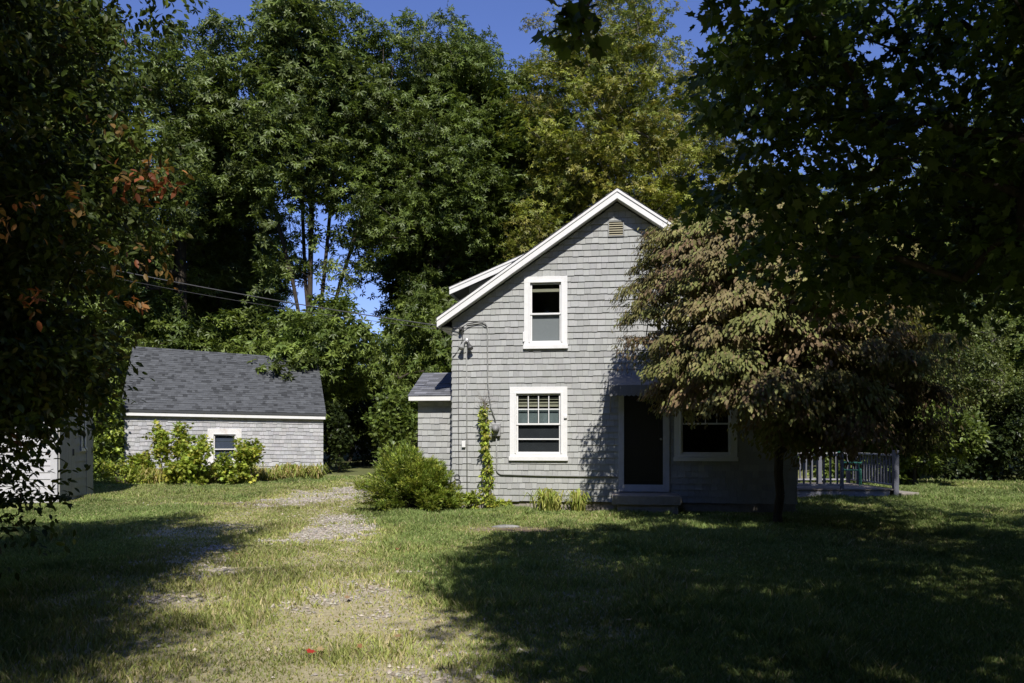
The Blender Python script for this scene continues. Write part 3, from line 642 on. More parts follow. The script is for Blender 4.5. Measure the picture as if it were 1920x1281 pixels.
# ------------------------------------------------------------------ deck with railing and chair
dk = thing('deck', 'weathered blue-grey wooden deck with white-topped railing beside the house', 'deck', (0, 0, 0))
DX0, DX1, DYF, DYB, DZ = 6.0, 9.25, 19.3, 21.9, .23
rng = random.Random(8); fl_ = MB(); y_ = DYF - .03
while y_ < DYB:
    fl_.box(DX0, y_, DZ - .035, DX1 + .03, y_ + .134, DZ + rng.uniform(-.002, .002)); y_ += .14
fl_.build('deck_floor', M['deckwood'], dk)
sk = MB(); sk.box(DX0, DYF, -.02, DX1 - .13, DYF + .035, DZ - .05); sk.box(DX1 - .02, DYF + .03, -.02, DX1 + .01, DYB, DZ - .05); sk.build('skirt_board', M['skirt'], dk, bevel=.004)
def post(x_, y_, z0, z1, s_=.05, cap=True, mat='deckpaint', label=None):
    b_ = MB(); b_.box(x_ - s_, y_ - s_, z0, x_ + s_, y_ + s_, z1)
    if cap: b_.add([(x_ - s_ - .012, y_ - s_ - .012, z1), (x_ + s_ + .012, y_ - s_ - .012, z1), (x_ + s_ + .012, y_ + s_ + .012, z1), (x_ - s_ - .012, y_ + s_ + .012, z1), (x_, y_, z1 + .07)], [(0, 1, 2, 3), (0, 1, 4), (1, 2, 4), (2, 3, 4), (3, 0, 4)])
    o = b_.build('railing_post', M[mat], dk, bevel=.004)
    if label: o['label'] = label
post(DX1, DYF, -.08, 1.16, .06, False, label='tall corner post of the deck')
for x_ in (6.9, 8.4, 9.9 - .72): post(x_, DYB - .05, DZ, 1.14)
post(7.98, DYF + .05, DZ - .24, 1.12, .035, False); post(8.7 + .5, DYB - .6, DZ, 1.05, .03, False)
def railing(p0, p1, label):
    p0, p1 = Vector(p0), Vector(p1); d_ = (p1 - p0); L_ = d_.length; d_.normalize(); n_ = Vector((-d_.y, d_.x, 0))
    def bar(a, b_, z0, z1, w_): 
        A, B = p0 + d_ * a, p0 + d_ * b_; c_ = [A - n_ * w_, B - n_ * w_, B + n_ * w_, A + n_ * w_]
        return [(*q_.xy, z0) for q_ in c_] + [(*q_.xy, z1) for q_ in c_]
    ff = [(0, 3, 2, 1), (4, 5, 6, 7), (0, 1, 5, 4), (1, 2, 6, 5), (2, 3, 7, 6), (3, 0, 4, 7)]
    b_ = MB(); b_.add(bar(0, L_, 1.02, 1.06, .045), ff); b_.add(bar(0, L_, DZ + .07, DZ + .11, .035), ff); o = b_.build('railing', M['railpaint'], dk, bevel=.003); o['label'] = label
    k = max(2, int(L_ / .16))
    for i in range(k):
        a = (i + .5) * L_ / k; q_ = MB(); q_.add(bar(a - .018, a + .018, DZ + .11, 1.02, .018), ff); q_.build('baluster', M['deckpaint'], o)
railing((DX0, DYB - .05, 0), (DX1, DYB - .05, 0), 'rear railing of the deck'); railing((DX1, DYF + .05, 0), (DX1, DYB - .1, 0), 'side railing running back from the corner post'); railing((DX0, DYF + .05, 0), (7.95, DYF + .05, 0), 'front railing next to the house')
chair = thing('patio_chair', 'green slatted patio chair standing on the wooden deck', 'chair', (8.80, 20.75, DZ), math.radians(62)); chair.scale = (.92, .92, .95)
for sx_ in (-1, 1):
    b_ = MB(); b_.tube([(sx_ * .25, -.24, 0), (sx_ * .25, -.22, .60)], .018, 6); b_.build('leg', M['greenplastic'], chair); b_ = MB(); b_.tube([(sx_ * .23, .28, 0), (sx_ * .23, .22, .42), (sx_ * .23, .33, .92)], .018, 6); b_.build('leg', M['greenplastic'], chair)
    b_ = MB(); b_.box(sx_ * .25 - .03, -.26, .60, sx_ * .25 + .03, .27, .625); b_.build('armrest', M['greenplastic'], chair, bevel=.006)
b_ = MB()
for i in range(6): b_.box(-.23, -.24 + i * .078, .40, .23, -.18 + i * .078, .42)
b_.build('seat', M['greenplastic'], chair, bevel=.004); b_ = MB()
for i in range(6): z0 = .47 + i * .078; yy = .235 + (z0 - .42) * .2; b_.box(-.22, yy - .008, z0, .22, yy + .008, z0 + .05)
b_.build('backrest', M['greenplastic'], chair, bevel=.004)
def block(name, label, cat, x0, y0, z0, x1, y1, z1, mat='concrete', bev=.015):
    b_ = MB(); cx, cy = (x0 + x1) / 2, (y0 + y1) / 2; w_, d_ = (x1 - x0) / 2, (y1 - y0) / 2
    r_ = random.Random(name + label); vs = []
    for zi, zz in enumerate((z0, z1)):
        for (a, b2) in ((-1, -1), (1, -1), (1, 1), (-1, 1)): vs.append((cx + a * w_ + r_.uniform(-.015, .015), cy + b2 * d_ + r_.uniform(-.015, .015), zz + (r_.uniform(-.012, .012) if zi else 0)))
    b_.add(vs, [(0, 3, 2, 1), (4, 5, 6, 7), (0, 1, 5, 4), (1, 2, 6, 5), (2, 3, 7, 6), (3, 0, 4, 7)])
    return tag(b_.build(name, M[mat], bevel=bev), label, cat)
block('concrete_block', 'taller concrete step block against the deck corner post', 'step', 9.36, 19.2, -.1, 9.78, 20.2, .14)
block('concrete_block', 'flat low concrete step on the grass past the deck corner', 'step', 9.80, 19.1, -.1, 10.35, 19.8, .02)

# ------------------------------------------------------------------ neighbour's house glimpsed between the trees
nh = thing('neighbor_house', 'white house in deep shade glimpsed between trees behind the shed', 'house', (-9.3, 46, .2), math.radians(12))
b_ = MB(); b_.box(0, 0, -.5, 5, 7, 4.2); b_.prism([(0, 0, 4.2), (5, 0, 4.2), (2.5, 0, 6.4)], (0, 7, 0)); z_ = .2
while z_ < 4.1: b_.box(0, -.02, z_, 5, -.001, z_ + .012); z_ += .16
b_.build('wall', M['farwall'], nh)
b_ = MB(); b_.prism([(-.3, -.3, 4.0), (2.5, -.3, 6.6), (5.3, -.3, 4.0), (5.3, -.3, 3.85), (2.5, -.3, 6.42), (-.3, -.3, 3.85)], (0, 7.6, 0)); b_.build('roof', M['asphalt'], nh)
for wx in (.8, 3.2):
    b_ = MB(); b_.box(wx, -.05, 1.2, wx + 1, -.021, 2.9); w_ = b_.build('window', M['white'], nh); b_ = MB(); b_.box(wx + .1, -.06, 1.3, wx + .9, -.051, 2.8); b_.build('pane', M['black'], w_)
b_ = MB(); b_.box(2.0, -2.2, -.4, 6.0, -.03, .5); b_.box(2.0, -2.2, 1.35, 6.0, -2.14, 1.42)
for i in range(22): b_.box(2.0 + i * .185, -2.19, .5, 2.05 + i * .185, -2.15, 1.35)
b_.build('porch', M['farwall'], nh)

# ------------------------------------------------------------------ foliage machinery
def nrmz(v_): return v_ / np.maximum(np.linalg.norm(v_, axis=-1, keepdims=True), 1e-9)
def T_diamond():
    return np.array([(0, 0, 0), (.45, .26, .07), (1, 0, -.05), (.45, -.26, .07)]), [np.array([(0, 2, 1), (0, 3, 2)])]
def T_ovate():
    return np.array([(0, 0, 0), (.22, .2, .05), (.6, .22, .03), (1, 0, -.10), (.6, -.22, .03), (.22, -.2, .05), (.4, 0, -.02)]), [np.array([(0, 6, 1), (6, 2, 1), (6, 3, 2), (6, 4, 3), (6, 5, 4), (0, 5, 6)])]
def T_narrow():
    return np.array([(0, 0, 0), (.4, .10, .02), (1, 0, 0), (.4, -.10, .02)]), [np.array([(0, 2, 1), (0, 3, 2)])]
def T_maple():
    ang = [0, 25, 52, 78, 105, 145, 180, 215, 255, 282, 308, 335]; rad = [.60, .30, .52, .27, .38, .24, .34, .24, .38, .27, .52, .30]
    v_ = [(.40, 0, -.03)] + [(.40 + r_ * math.cos(math.radians(a_)), r_ * math.sin(math.radians(a_)), .05 * (abs(math.sin(math.radians(a_)))) - .04 * (a_ == 0)) for a_, r_ in zip(ang, rad)]
    n_ = len(ang); return np.array(v_), [np.array([(0, i + 1, (i + 1) % n_ + 1) for i in range(n_)])]
def T_rosette(k=5, w=.17):
    vs, fs = [], []
    for i in range(k):
        a_ = (i - (k - 1) / 2) * .95; ca, sa = math.cos(a_), math.sin(a_); L_ = 1.0 - .12 * (i % 2)
        for (x_, y_, z_) in ((.04, 0, 0), (.5, w, .05), (1, 0, -.16), (.5, -w, .05)):
            x_ *= L_; vs.append((ca * x_ - sa * y_, sa * x_ + ca * y_, z_ - .10 * (i % 2) * x_))
        fs += [(i * 4, i * 4 + 2, i * 4 + 1), (i * 4, i * 4 + 3, i * 4 + 2)]
    return np.array(vs), [np.array(fs)]

def place(tmpl, P, D, Nn, size, col):
    tv, tf = tmpl; D = nrmz(D); Nn = nrmz(Nn - (Nn * D).sum(1, keepdims=True) * D); B = np.cross(Nn, D)
    V = P[:, None] + size[:, None, None] * (tv[None, :, 0:1] * D[:, None] + tv[None, :, 1:2] * B[:, None] + tv[None, :, 2:3] * Nn[:, None])
    n_, k = len(P), len(tv); off = np.arange(n_)[:, None, None] * k
    return V.reshape(-1, 3), [(off + f[None]).reshape(-1, f.shape[1]) for f in tf], np.repeat(col, k, 0)

def foliage(rng, C, r, nl, size, palette, tmpl, twigs=7, flat=.55, droop=.15, up=.8, cvar=.18, lvar=.22, pw=None, out=None, spread=.55, dn=.6, nout=0., nn=.38, ow=.7):
    """leaves on short twigs round every cluster centre C"""
    n_ = len(C); r = np.broadcast_to(np.asarray(r, float), (n_,))
    tw = rng.normal(size=(n_, twigs, 3)); tw[..., 2] *= flat
    if out is not None: tw += out[:, None] * ow
    tw = nrmz(tw)
    ci = np.repeat(np.arange(n_), nl); m_ = len(ci); ti = rng.integers(0, twigs, m_)
    u = rng.random(m_) ** .6; d = tw[ci, ti]
    P = C[ci] + d * (u * r[ci])[:, None] + rng.normal(size=(m_, 3)) * (.13 * r[ci])[:, None] * np.array([1, 1, flat])
    P[:, 2] -= droop * u ** 2 * r[ci]
    D = d * spread + rng.normal(size=(m_, 3)) * dn + np.array([0, 0, -droop * 1.6])
    Nn = np.array([0, 0, up]) + rng.normal(size=(m_, 3)) * nn + d * .25 + (out[ci] * nout if out is not None else 0)
    pal = np.array(palette); pk = rng.choice(len(pal), size=n_, p=pw)
    base = pal[pk][ci]; alt = pal[rng.choice(len(pal), size=m_, p=pw)]; base = np.where(rng.random((m_, 1)) < .35, alt, base)
    col = base * (1 + rng.normal(0, cvar, (n_, 1)))[ci] * (1 + rng.normal(0, lvar, (m_, 1))); col = np.clip(col, .004, .9)
    return place(tmpl, P, D, Nn, size * rng.uniform(.7, 1.25, m_), col)

def skeleton(trunk, trad, C, rng, tip=.012, wob=.12, expo=2.2):
    """connect cluster centres to the trunk polyline; pipe-model radii; returns verts, faces"""
    nodes = [np.array(p_, float) for p_ in trunk]; par = [-1] + list(range(len(trunk) - 1)); nt_ = len(trunk)
    tp = np.array(trunk)
    dist = np.min(np.linalg.norm(C[:, None] - tp[None], axis=2), axis=1)
    for i in np.argsort(dist):
        c = C[i]; A = np.array(nodes); dv = c - A; d = np.linalg.norm(dv, axis=1); pen = d + 1.2 * np.maximum(0, A[:, 2] - c[2] + .25 * np.hypot(dv[:, 0], dv[:, 1])); pen[0] += 2
        j = int(np.argmin(pen)); k = max(2, int(d[j] / .7) + 1); prev = j
        for s_ in range(1, k + 1):
            f_ = s_ / k; p_ = nodes[j] + (c - nodes[j]) * f_ if s_ < k else c
            p_ = np.array(p_) + (rng.normal(size=3) * wob * d[j] / k * (s_ < k)); p_[2] += .10 * d[j] * math.sin(math.pi * f_) * .5
            nodes.append(p_); par.append(prev); prev = len(nodes) - 1
    A = np.array(nodes); n_ = len(A); w_ = np.zeros(n_)
    has = np.zeros(n_, bool); has[[q for q in par if q >= 0]] = True
    w_[~has] = tip ** expo
    for i in range(n_ - 1, 0, -1): w_[par[i]] += w_[i]
    rad = w_ ** (1 / expo); rad = rad * 1.0
    scale = trad / rad[0]
    rad = np.maximum(tip * .6, rad * np.where(rad > tip * 1.5, scale, 1.0) if scale > 1 else rad * scale)
    rad = np.maximum(rad, tip * .6); rad[:nt_] = np.maximum(rad[:nt_], np.linspace(trad, trad * .25, nt_)); rad[0] *= 1.35
    for i in range(nt_, n_): rad[i] = min(rad[i], rad[par[i]])
    par = np.array(par); I = np.arange(1, n_); Pa, Pb = A[par[I]], A[I]; t_ = nrmz(Pb - Pa); ref = np.where(np.abs(t_[:, 2:3]) > .9, np.array([[1., 0, 0]]), np.array([[0, 0, 1.]]))
    a_ = nrmz(np.cross(t_, ref)); b2 = np.cross(t_, a_); K = 6; w = np.arange(K) * 2 * np.pi / K
    ring = np.cos(w)[None, :, None] * a_[:, None] + np.sin(w)[None, :, None] * b2[:, None]
    ra, rb = np.minimum(rad[par[I]], rad[I] * 1.6), rad[I]
    V = np.stack([Pa[:, None] + ring * ra[:, None, None], Pb[:, None] + ring * rb[:, None, None]], 1).reshape(-1, 3)
    off = (np.arange(len(I)) * 2 * K)[:, None, None]; k = np.arange(K); k2 = (k + 1) % K
    F = (off + np.stack([k, k2, k2 + K, k + K], 1)[None]).reshape(-1, 4)
    return V, [F]

def lobed(rng, n, c, rad, lobes=11, lr=.45, shell=.55, zmin=None, zflat=1.0):
    """cluster centres on a crown made of many lobes"""
    c = np.array(c, float); rad = np.array(rad, float)
    L = nrmz(rng.normal(size=(lobes, 3))) * (rng.uniform(.45, .75, (lobes, 1))); L[:, 2] = L[:, 2] * .95
    i = rng.integers(0, lobes, n); d = nrmz(rng.normal(size=(n, 3))) * (shell + (1 - shell) * rng.random((n, 1))) * lr * rng.uniform(.75, 1.2, (lobes, 1))[i]
    P = c + (L[i] + d) * rad
    if zmin is not None: P = P[P[:, 2] > zmin]
    return P

def make_tree(name, label, cat, loc, rz, trunk, trad, C, leafargs, mat='leaf', bark='bark', group=None, seed=1, extra_trunks=(), limb=True, tip=.012, keep=None):
    rng = np.random.default_rng(seed); root = thing(name, label, cat, loc, rz, group)
    V, F = skeleton(trunk, trad, C, rng, tip) if limb else (np.zeros((0, 3)), [])
    np_mesh('trunk', V, F, M[bark], root, smooth=True)
    V, F, c_ = foliage(rng, C, **leafargs)
    if keep is not None:
        k = len(leafargs['tmpl'][0]); ok = np.repeat(keep(V.reshape(-1, k, 3).mean(1)), k)
        rem = np.cumsum(ok) - 1; V = V[ok]; c_ = c_[ok]; F = [rem[f[ok[f[:, 0]]]] for f in F]
    np_mesh('crown', V, F, M[mat], root, col=c_)
    return root

def wob_trunk(rng, h, n=9, w=.12, lean=(0, 0), base=(0, 0, 0)):
    z = np.linspace(-.2, h, n); x = np.cumsum(rng.normal(0, w, n)) * .5; y = np.cumsum(rng.normal(0, w, n)) * .5; x -= x[0]; y -= y[0]
    return np.stack([x + lean[0] * z / h + base[0], y + lean[1] * z / h + base[1], z + base[2]], 1)

# palettes (albedo)
OAK = [(.128, .176, .040), (.150, .198, .046), (.105, .150, .036), (.158, .198, .066)]
LIME = [(.235, .265, .042), (.285, .305, .052), (.19, .23, .046), (.30, .28, .07)]
UND = [(.150, .205, .042), (.185, .240, .052), (.125, .180, .042)]
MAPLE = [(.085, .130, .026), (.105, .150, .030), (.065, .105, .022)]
RED = [(.26, .085, .035), (.30, .14, .045), (.16, .10, .03)]
DOG = [(.250, .240, .090), (.205, .222, .072), (.250, .205, .100), (.215, .150, .085), (.285, .262, .105)]

# ------------------------------------------------------------------ background tree prototypes
rng = np.random.default_rng(31)
def proto_oak(seed, h=19., cz=11.8, rx=4.6, rz=7.4, n=340, nl=46, label='', pal=OAK, size=.235, zmin=4.0, loc=(0, 0, 0), rot=0., trunks=1, spread=0, tr=.30, lobes=15, name='oak_tree', group=None, bark='bark', lr=.42, cr=1.0):
    g_ = np.random.default_rng(seed); C = lobed(g_, n, (0, 0, cz), (rx, rx, rz), lobes, lr, .5, zmin)
    C = C[C[:, 2] < h]
    T = wob_trunk(g_, h * .8, 12, .12)
    return make_tree(name, label, 'tree', loc, rot, T, tr, C, dict(r=g_.uniform(.75, 1.25, len(C)) * cr, nl=nl, size=size, palette=pal, tmpl=T_rosette(), twigs=7, flat=.5, droop=.25, up=.75), seed=seed + 1, bark=bark, group=group)

px = lambda p_, Y: (p_ - 960) / 1500 * Y
G0 = .2
front = []
oakA = proto_oak(101, label='tall dark oak left of the multi stemmed tree, rising past the frame top', loc=(px(330, 34), 34.5, G0), rot=.4)
oakB = proto_oak(137, h=19.5, cz=12.2, rx=4.3, rz=7.2, n=380, nl=66, size=.19, pal=OAK[:3] + UND[:1], label='dark oak with pointed leafy top between the multi stemmed tree and the house gable', loc=(px(800, 35), 36, G0), rot=1.9, lobes=17)
# the multi stemmed tree with a high crown and sky showing between its stems
def vase(label, loc, seed=171):
    g_ = np.random.default_rng(seed); C = lobed(g_, 330, (0, 0, 15.2), (3.6, 3.4, 5.4), 14, .42, .5, 10.3); C = C[C[:, 2] < 20.6]; C = np.concatenate([C, g_.normal(size=(16, 3)) * np.array([1.5, .8, 1.0]) + np.array([.4, -.3, 8.8])])
    root = thing('multi_stemmed_tree', label, 'tree', loc, 0.); Vs, Fs, o_ = [], [], 0
    stems = [(-1.9, -.3), (-.8, .3), (-.1, -.2), (1.1, .3), (3.0, 0.)]
    ang = C[:, 0] + g_.normal(0, .5, len(C)); own = np.clip(((ang + 3.0) / 6.0 * 5).astype(int), 0, 4)
    for i, (lx, ly) in enumerate(stems):
        T = np.array([(0, 0, -.2), (lx * .05, ly * .1, 2), (lx * .15 + g_.normal(0, .05), ly * .3, 5), (lx * .42, ly * .6, 8), (lx * .72 + g_.normal(0, .1), ly, 11), (lx + g_.normal(0, .1), ly * 1.1, 14), (lx * 1.15, ly * 1.2, 17)])
        sel = C[own == i]
        if len(sel) < 2: continue
        V, F = skeleton(T, .08 if i != 2 else .11, sel, g_, .012); Vs.append(V); Fs.append(F[0] + o_); o_ += len(V)
    np_mesh('trunk', np.concatenate(Vs), [np.concatenate(Fs)], M['bark'], root, smooth=True)
    V, F, c_ = foliage(g_, C, r=g_.uniform(.75, 1.2, len(C)), nl=46, size=.235, palette=OAK, tmpl=T_rosette(), twigs=7, flat=.5, droop=.25, up=.75)
    np_mesh('crown', V, F, M['leaf'], root, col=c_); return root
vase('multi stemmed tree with blue sky between its bare stems', (px(585, 34), 34, G0))
lime = proto_oak(211, h=23, cz=13.8, rx=5.2, rz=9.4, n=640, nl=62, pal=LIME, size=.155, label='tall yellow green tree rising behind the house ridge', loc=(px(1165, 34), 34, G0), rot=.3, lobes=26, name='birch_tree', bark='palebark', cr=.9)
under = proto_oak(251, h=7.6, cz=4.2, rx=3.2, rz=3.4, n=150, nl=46, pal=UND, size=.25, zmin=.5, label='low bushy maple overhanging the right end of the shed roof', loc=(px(605, 31.7), 31.7, G0), rot=.0, lobes=10, name='understory_tree', tr=.12, cr=.85)
slim = proto_oak(281, h=20.5, cz=13.0, rx=2.6, rz=7.8, n=210, nl=40, pal=UND, size=.25, zmin=5, label='slim tree with a narrow top poking above its neighbours', loc=(px(770, 37), 38, G0), rot=.7, lobes=12, name='slim_tree', tr=.2, cr=.8)

oakB.scale = (1, 1, 1.06); slim.scale = (1.1, 1.1, 1.09)
# individually placed copies of the prototypes in the front row
dup(oakB, (px(60, 33), 33, G0), 2.6, (1.1, 1.1, 1.08), 'big dark oak above the far left outbuilding')
dup(slim, (px(935, 37), 38, G0), 3.3, (1.65, 1.5, 1.06), 'broad fresh green tree left of the yellow green one behind the house')
dup(lime, (px(1300, 37), 38, G0), 1.7, (.9, .9, .80), 'shorter yellow green tree behind the dogwood')
dup(lime, (px(1640, 36), 36, G0), 4.0, (.85, .85, .62), 'low yellow green tree seen through the near maple leaves', )
dup(oakB, (px(1480, 40), 42, G0), .9, (.9, .9, .78), 'dark oak behind the right side of the house')
dup(oakA, (px(1830, 36), 35, G0), 5.1, (1.0, 1.0, .80), 'dark oak behind the pale bushy tree at right')
dup(oakA, (px(985, 40), 41, G0), 2.2, (.9, .9, 1.04), 'dark oak filling the gap beside the yellow green tree')
dup(under, (px(800, 34), 35, G0), 2.9, (1.0, .9, 1.22), 'tall bushy maple right of the sky gap under the multi stemmed tree')
dup(oakB, (px(395, 39), 40, G0), 4.4, (.85, .85, .98), 'dark oak just left of the multi stemmed tree')
dup(slim, (px(748, 40), 41, G0), 1.1, (1.15, 1.3, 1.08), 'fresh green tree filling the gap right of the multi stemmed crown')
# second row, indistinguishable
k = 0
for (p_, Y_, pr, s_) in ((180, 44, 'A', 1.0), (430, 47, 'B', .98), (905, 48, 'A', .95), (1060, 46, 'B', 1.0), (1230, 48, 'A', .8), (1580, 47, 'B', .62), (1730, 50, 'A', .62), (1950, 44, 'B', .85), (-60, 46, 'B', 1.1), (300, 52, 'A', 1.0)):
    dup(oakA if pr == 'A' else oakB, (px(p_, Y_), Y_, .3), 1.3 * k + .5, (s_ * .95, s_ * .95, s_ * .74), 'dark oak in the second row of the woods behind', 'second row oaks in the woods'); k += 1
# understory copies
for (p_, Y_, s_, lb) in ((300, 33.5, (1.0, .9, 1.02), 'low bushy maple behind the left end of the shed roof'), (470, 34.5, (1.1, .9, .98), 'low bushy maple behind the middle of the shed roof'),
                         (805, 31, (.8, .75, .98), 'low bushy maple touching the house dormer'), (655, 40, (.75, .8, .75), 'low bushy maple left of the white house in the shade'), (150, 29.5, (.85, .85, .95), 'low bushy maple between outbuilding and shed'),
                         (560, 39, (1., 1., .82), 'low bushy maple at the foot of the multi stemmed tree'), (1820, 33, (1.1, 1.0, .9), 'low bushy maple behind the rhododendron'), (1560, 34, (1.1, 1., .9), 'low bushy maple behind the deck railing'), (1940, 30, (1.0, 1, 1.0), 'low bushy maple at the far right edge of the lawn')):
    dup(under, (px(p_, Y_), Y_, G0), p_ * .37, s_, lb)

# distant woods as one mass (reads as one wall of leaves between the trunks)
g_ = np.random.default_rng(77); n_ = 1500; a_ = g_.uniform(-.95, .95, n_); Y_ = g_.uniform(56, 64, n_); Cw = np.stack([a_ * Y_, Y_, .3 + g_.random(n_) ** 1.2 * (4.6 + 7.5 * (np.abs(a_ + .22) > .12))], 1)
n2 = 2600; tt = g_.random(n2); side = g_.integers(0, 4, n2)
Rx = np.where(side == 0, -27 - 5 * g_.random(n2), np.where(side == 1, 25 + 6 * g_.random(n2), -30 + 60 * tt)); Ry = np.where(side < 2, -28 + 62 * tt, -29 - 5 * g_.random(n2)); Cr_ = np.stack([Rx, Ry, .5 + 25 * g_.random(n2)], 1)
Cw = np.concatenate([Cw, Cr_])          # unseen woods added behind and beside the viewer to block sky light
V, F, c_ = foliage(g_, Cw, r=2.0, nl=55, size=.55, palette=OAK, tmpl=T_rosette(), flat=.7)
tag(np_mesh('distant_woods', V, F, M['leaf'], col=c_), 'wall of dark woods seen between the trunks, with an unseen added ring round the clearing', 'woods', kind='stuff')

# ------------------------------------------------------------------ red-brown dogwood in front of the house
g_ = np.random.default_rng(404); DXW, DYW = 4.62, 13.45
C = []
while len(C) < 420:            # horizontal tiers of foliage
    tz = g_.choice([2.1, 2.5, 2.95, 3.4, 3.85, 4.3, 4.7, 5.05]) + g_.normal(0, .06); f_ = math.sqrt(max(.10, 1 - (abs(tz - 3.1) / 2.35) ** 3)); w_ = g_.random() ** .45; an = g_.uniform(0, 2 * math.pi)
    x_ = w_ * f_ * 2.45 * math.cos(an)
    if tz < 2.35 and x_ < .35: continue
    if tz < 2.75 and x_ < -1.9: continue
    C.append((x_, w_ * f_ * 1.9 * math.sin(an), tz - .20 * w_ + .12 * math.sin(3 * an)))
for i in range(26):              # low hanging outer boughs that hide the trunk
    x_ = g_.uniform(-.7, .65); C.append((x_, g_.uniform(-1.5, .2), g_.uniform(1.55, 2.2) + .25 * max(0, -x_)))
C = np.array(C); C[:, 0] -= .45 * np.clip(C[:, 2] - 3.9, 0, 2)
def keepd(P):
    x_, y_ = P[:, 0] + DXW, P[:, 1] + DYW; hx, hy = to_house(x_, y_); return hy < -.04
make_tree('dogwood_tree', 'red-brown and olive dogwood covering the right half of the house front', 'tree', (DXW, DYW, 0), 0, wob_trunk(g_, 1.9, 7, .05, (-.05, 0), (-.05, .3, 0)), .075, C,
          dict(r=g_.uniform(.40, .60, len(C)), nl=400, size=.082, palette=DOG, lvar=.15, pw=[.23, .21, .23, .19, .14], tmpl=T_ovate(), twigs=10, flat=.26, droop=.50, up=.55, cvar=.16, dn=.26, nn=.25, nout=.75, out=nrmz((C - np.array([0, .6, 2.6])) * np.array([1, 1, .5]))), mat='leafdull', seed=405, keep=keepd, tip=.007)

# ------------------------------------------------------------------ near maple over the right of the picture
g_ = np.random.default_rng(500); C = []
def imgpx(P): return 960 + 1500 * P[0] / max(P[1], .01), 818 - 1500 * (P[2] - 1.5) / max(P[1], .01)
XS = np.array([(2, 0.6), (4, -.1), (6, -.7), (10, -.8), (12, -.4), (13.5, .3), (15, 1.2), (16, 2.5), (24, 5.5)])
while len(C) < 560:
    d = g_.normal(size=3); d /= np.linalg.norm(d); q = g_.random() ** .30
    P = np.array([5.6, 3.8, 7.2]) + d * q * np.array([7.6, 7.8, 3.9])
    edge = max(0., (P[1] - 4.5) / 5.0); P[2] -= 2.6 * edge * g_.random() ** .7      # drooping outer skirt
    if P[2] < 2.7 or (P[1] < 4.5 and P[2] < 3.6): continue
    shx, shy = P[0] - .12 * P[2], P[1] + .96 * P[2]        # how far this limb reaches over the lawn, measured by where its shade falls
    if shx < np.interp(shy, XS[:, 0], XS[:, 1]) + .55: continue
    if shy > (12.9 if shx < 4 else 14.2 if shx < 5.0 else 15.0 if shx < 6.4 else 21.5) + g_.normal(0, .4) and g_.random() > .02: continue
    u, v_ = imgpx(P)
    if P[1] > 1 and v_ > -60:
        if u < 1240 + 25 * math.sin(v_ * .02) + 620 / max(P[1], 3): continue
        if v_ > (575 if u < 1450 else 625) - 45 * math.sin(u * .013) - 550 / max(P[1], 3): continue
        if u < 1400 and v_ > 400: continue
    C.append(P)
fill = 0
while fill < 120:               # leafy outer limbs in front of the lawn
    Y_ = g_.uniform(5.6, 10.4); u = g_.uniform(1300, 2050); v_ = g_.uniform(-90, (560 if 1450 < u < 1750 else 480) - 55 * math.sin(u * .013)); P = np.array([(u - 960) / 1500 * Y_, Y_, 1.5 + (818 - v_) / 1500 * Y_])
    if u < 1240 + 620 / Y_ or v_ > (590 if u < 1450 else 640) - 45 * math.sin(u * .013) - 550 / Y_: continue
    if P[1] + .96 * P[2] > (13.2 if P[0] - .12 * P[2] < 4.6 else 14.6) + g_.normal(0, .4) or P[2] < 2.6 or (u < 1420 and v_ > 380): continue
    C.append(P); fill += 1
fill = 0
while fill < 640:               # the wide part of the crown above and behind the viewer
    ty = g_.uniform(3.2, 12.4); tx = np.interp(ty, XS[:, 0], XS[:, 1]) + .5 + 10 * g_.random() ** 1.3; z = g_.uniform(5, 9.5); P = np.array([tx + .12 * z, ty - .96 * z, z])
    if P[1] > 0 and abs(P[0]) < .72 * P[1] + .8 and P[2] < 2.6 + .56 * P[1]: continue
    C.append(P); fill += 1
for P in lobed(g_, 90, (9.2, 10.2, 9.6), (2.0, 2.4, 1.9), 8, .45, .3): C.append(P)      # leaf mass added out of frame on a long limb to shade the deck
C = np.array(C)
sprig = np.array([(.36, 4.75, 4.02), (.40, 4.75, 3.86), (.32, 4.7, 3.92), (.46, 4.8, 4.1), (.6, 4.7, 4.3), (.9, 4.5, 4.55)])
C = np.concatenate([C, sprig])
T = wob_trunk(g_, 6.5, 9, .10, (-.5, .8)) + np.array([7.4, 1.8, 0]); rr = np.where((C[:, 1] > 2) & (C[:, 2] < 1.9 + .56 * C[:, 1]), g_.uniform(.38, .62, len(C)), g_.uniform(.5, .8, len(C))); rr[-6:] = .14
def keepm(P):
    # keep a clear view past the camera
    y_ = np.maximum(P[:, 1], .01); u = 960 + 1500 * P[:, 0] / y_; v_ = 818 - 1500 * (P[:, 2] - 1.5) / y_
    near = (P[:, 1] > .3) & (P[:, 1] < 4.2) & (v_ > 0) & (u > -50) & (u < 1970)
    return ~near & (np.linalg.norm(P - np.array([0, 0, 1.5]), axis=1) > 2.0)
make_tree('maple_tree', 'dark near maple whose shaded leaves hang over the upper right', 'tree', (0, 0, 0), 0, T, .26, C,
          dict(r=rr, nl=np.where(np.arange(len(C)) < len(C) - 6, 128, 22), size=.112, palette=MAPLE, tmpl=T_maple(), twigs=9, flat=.45, droop=.30, up=.7), mat='leafthin', seed=501, keep=keepm, tip=.008)

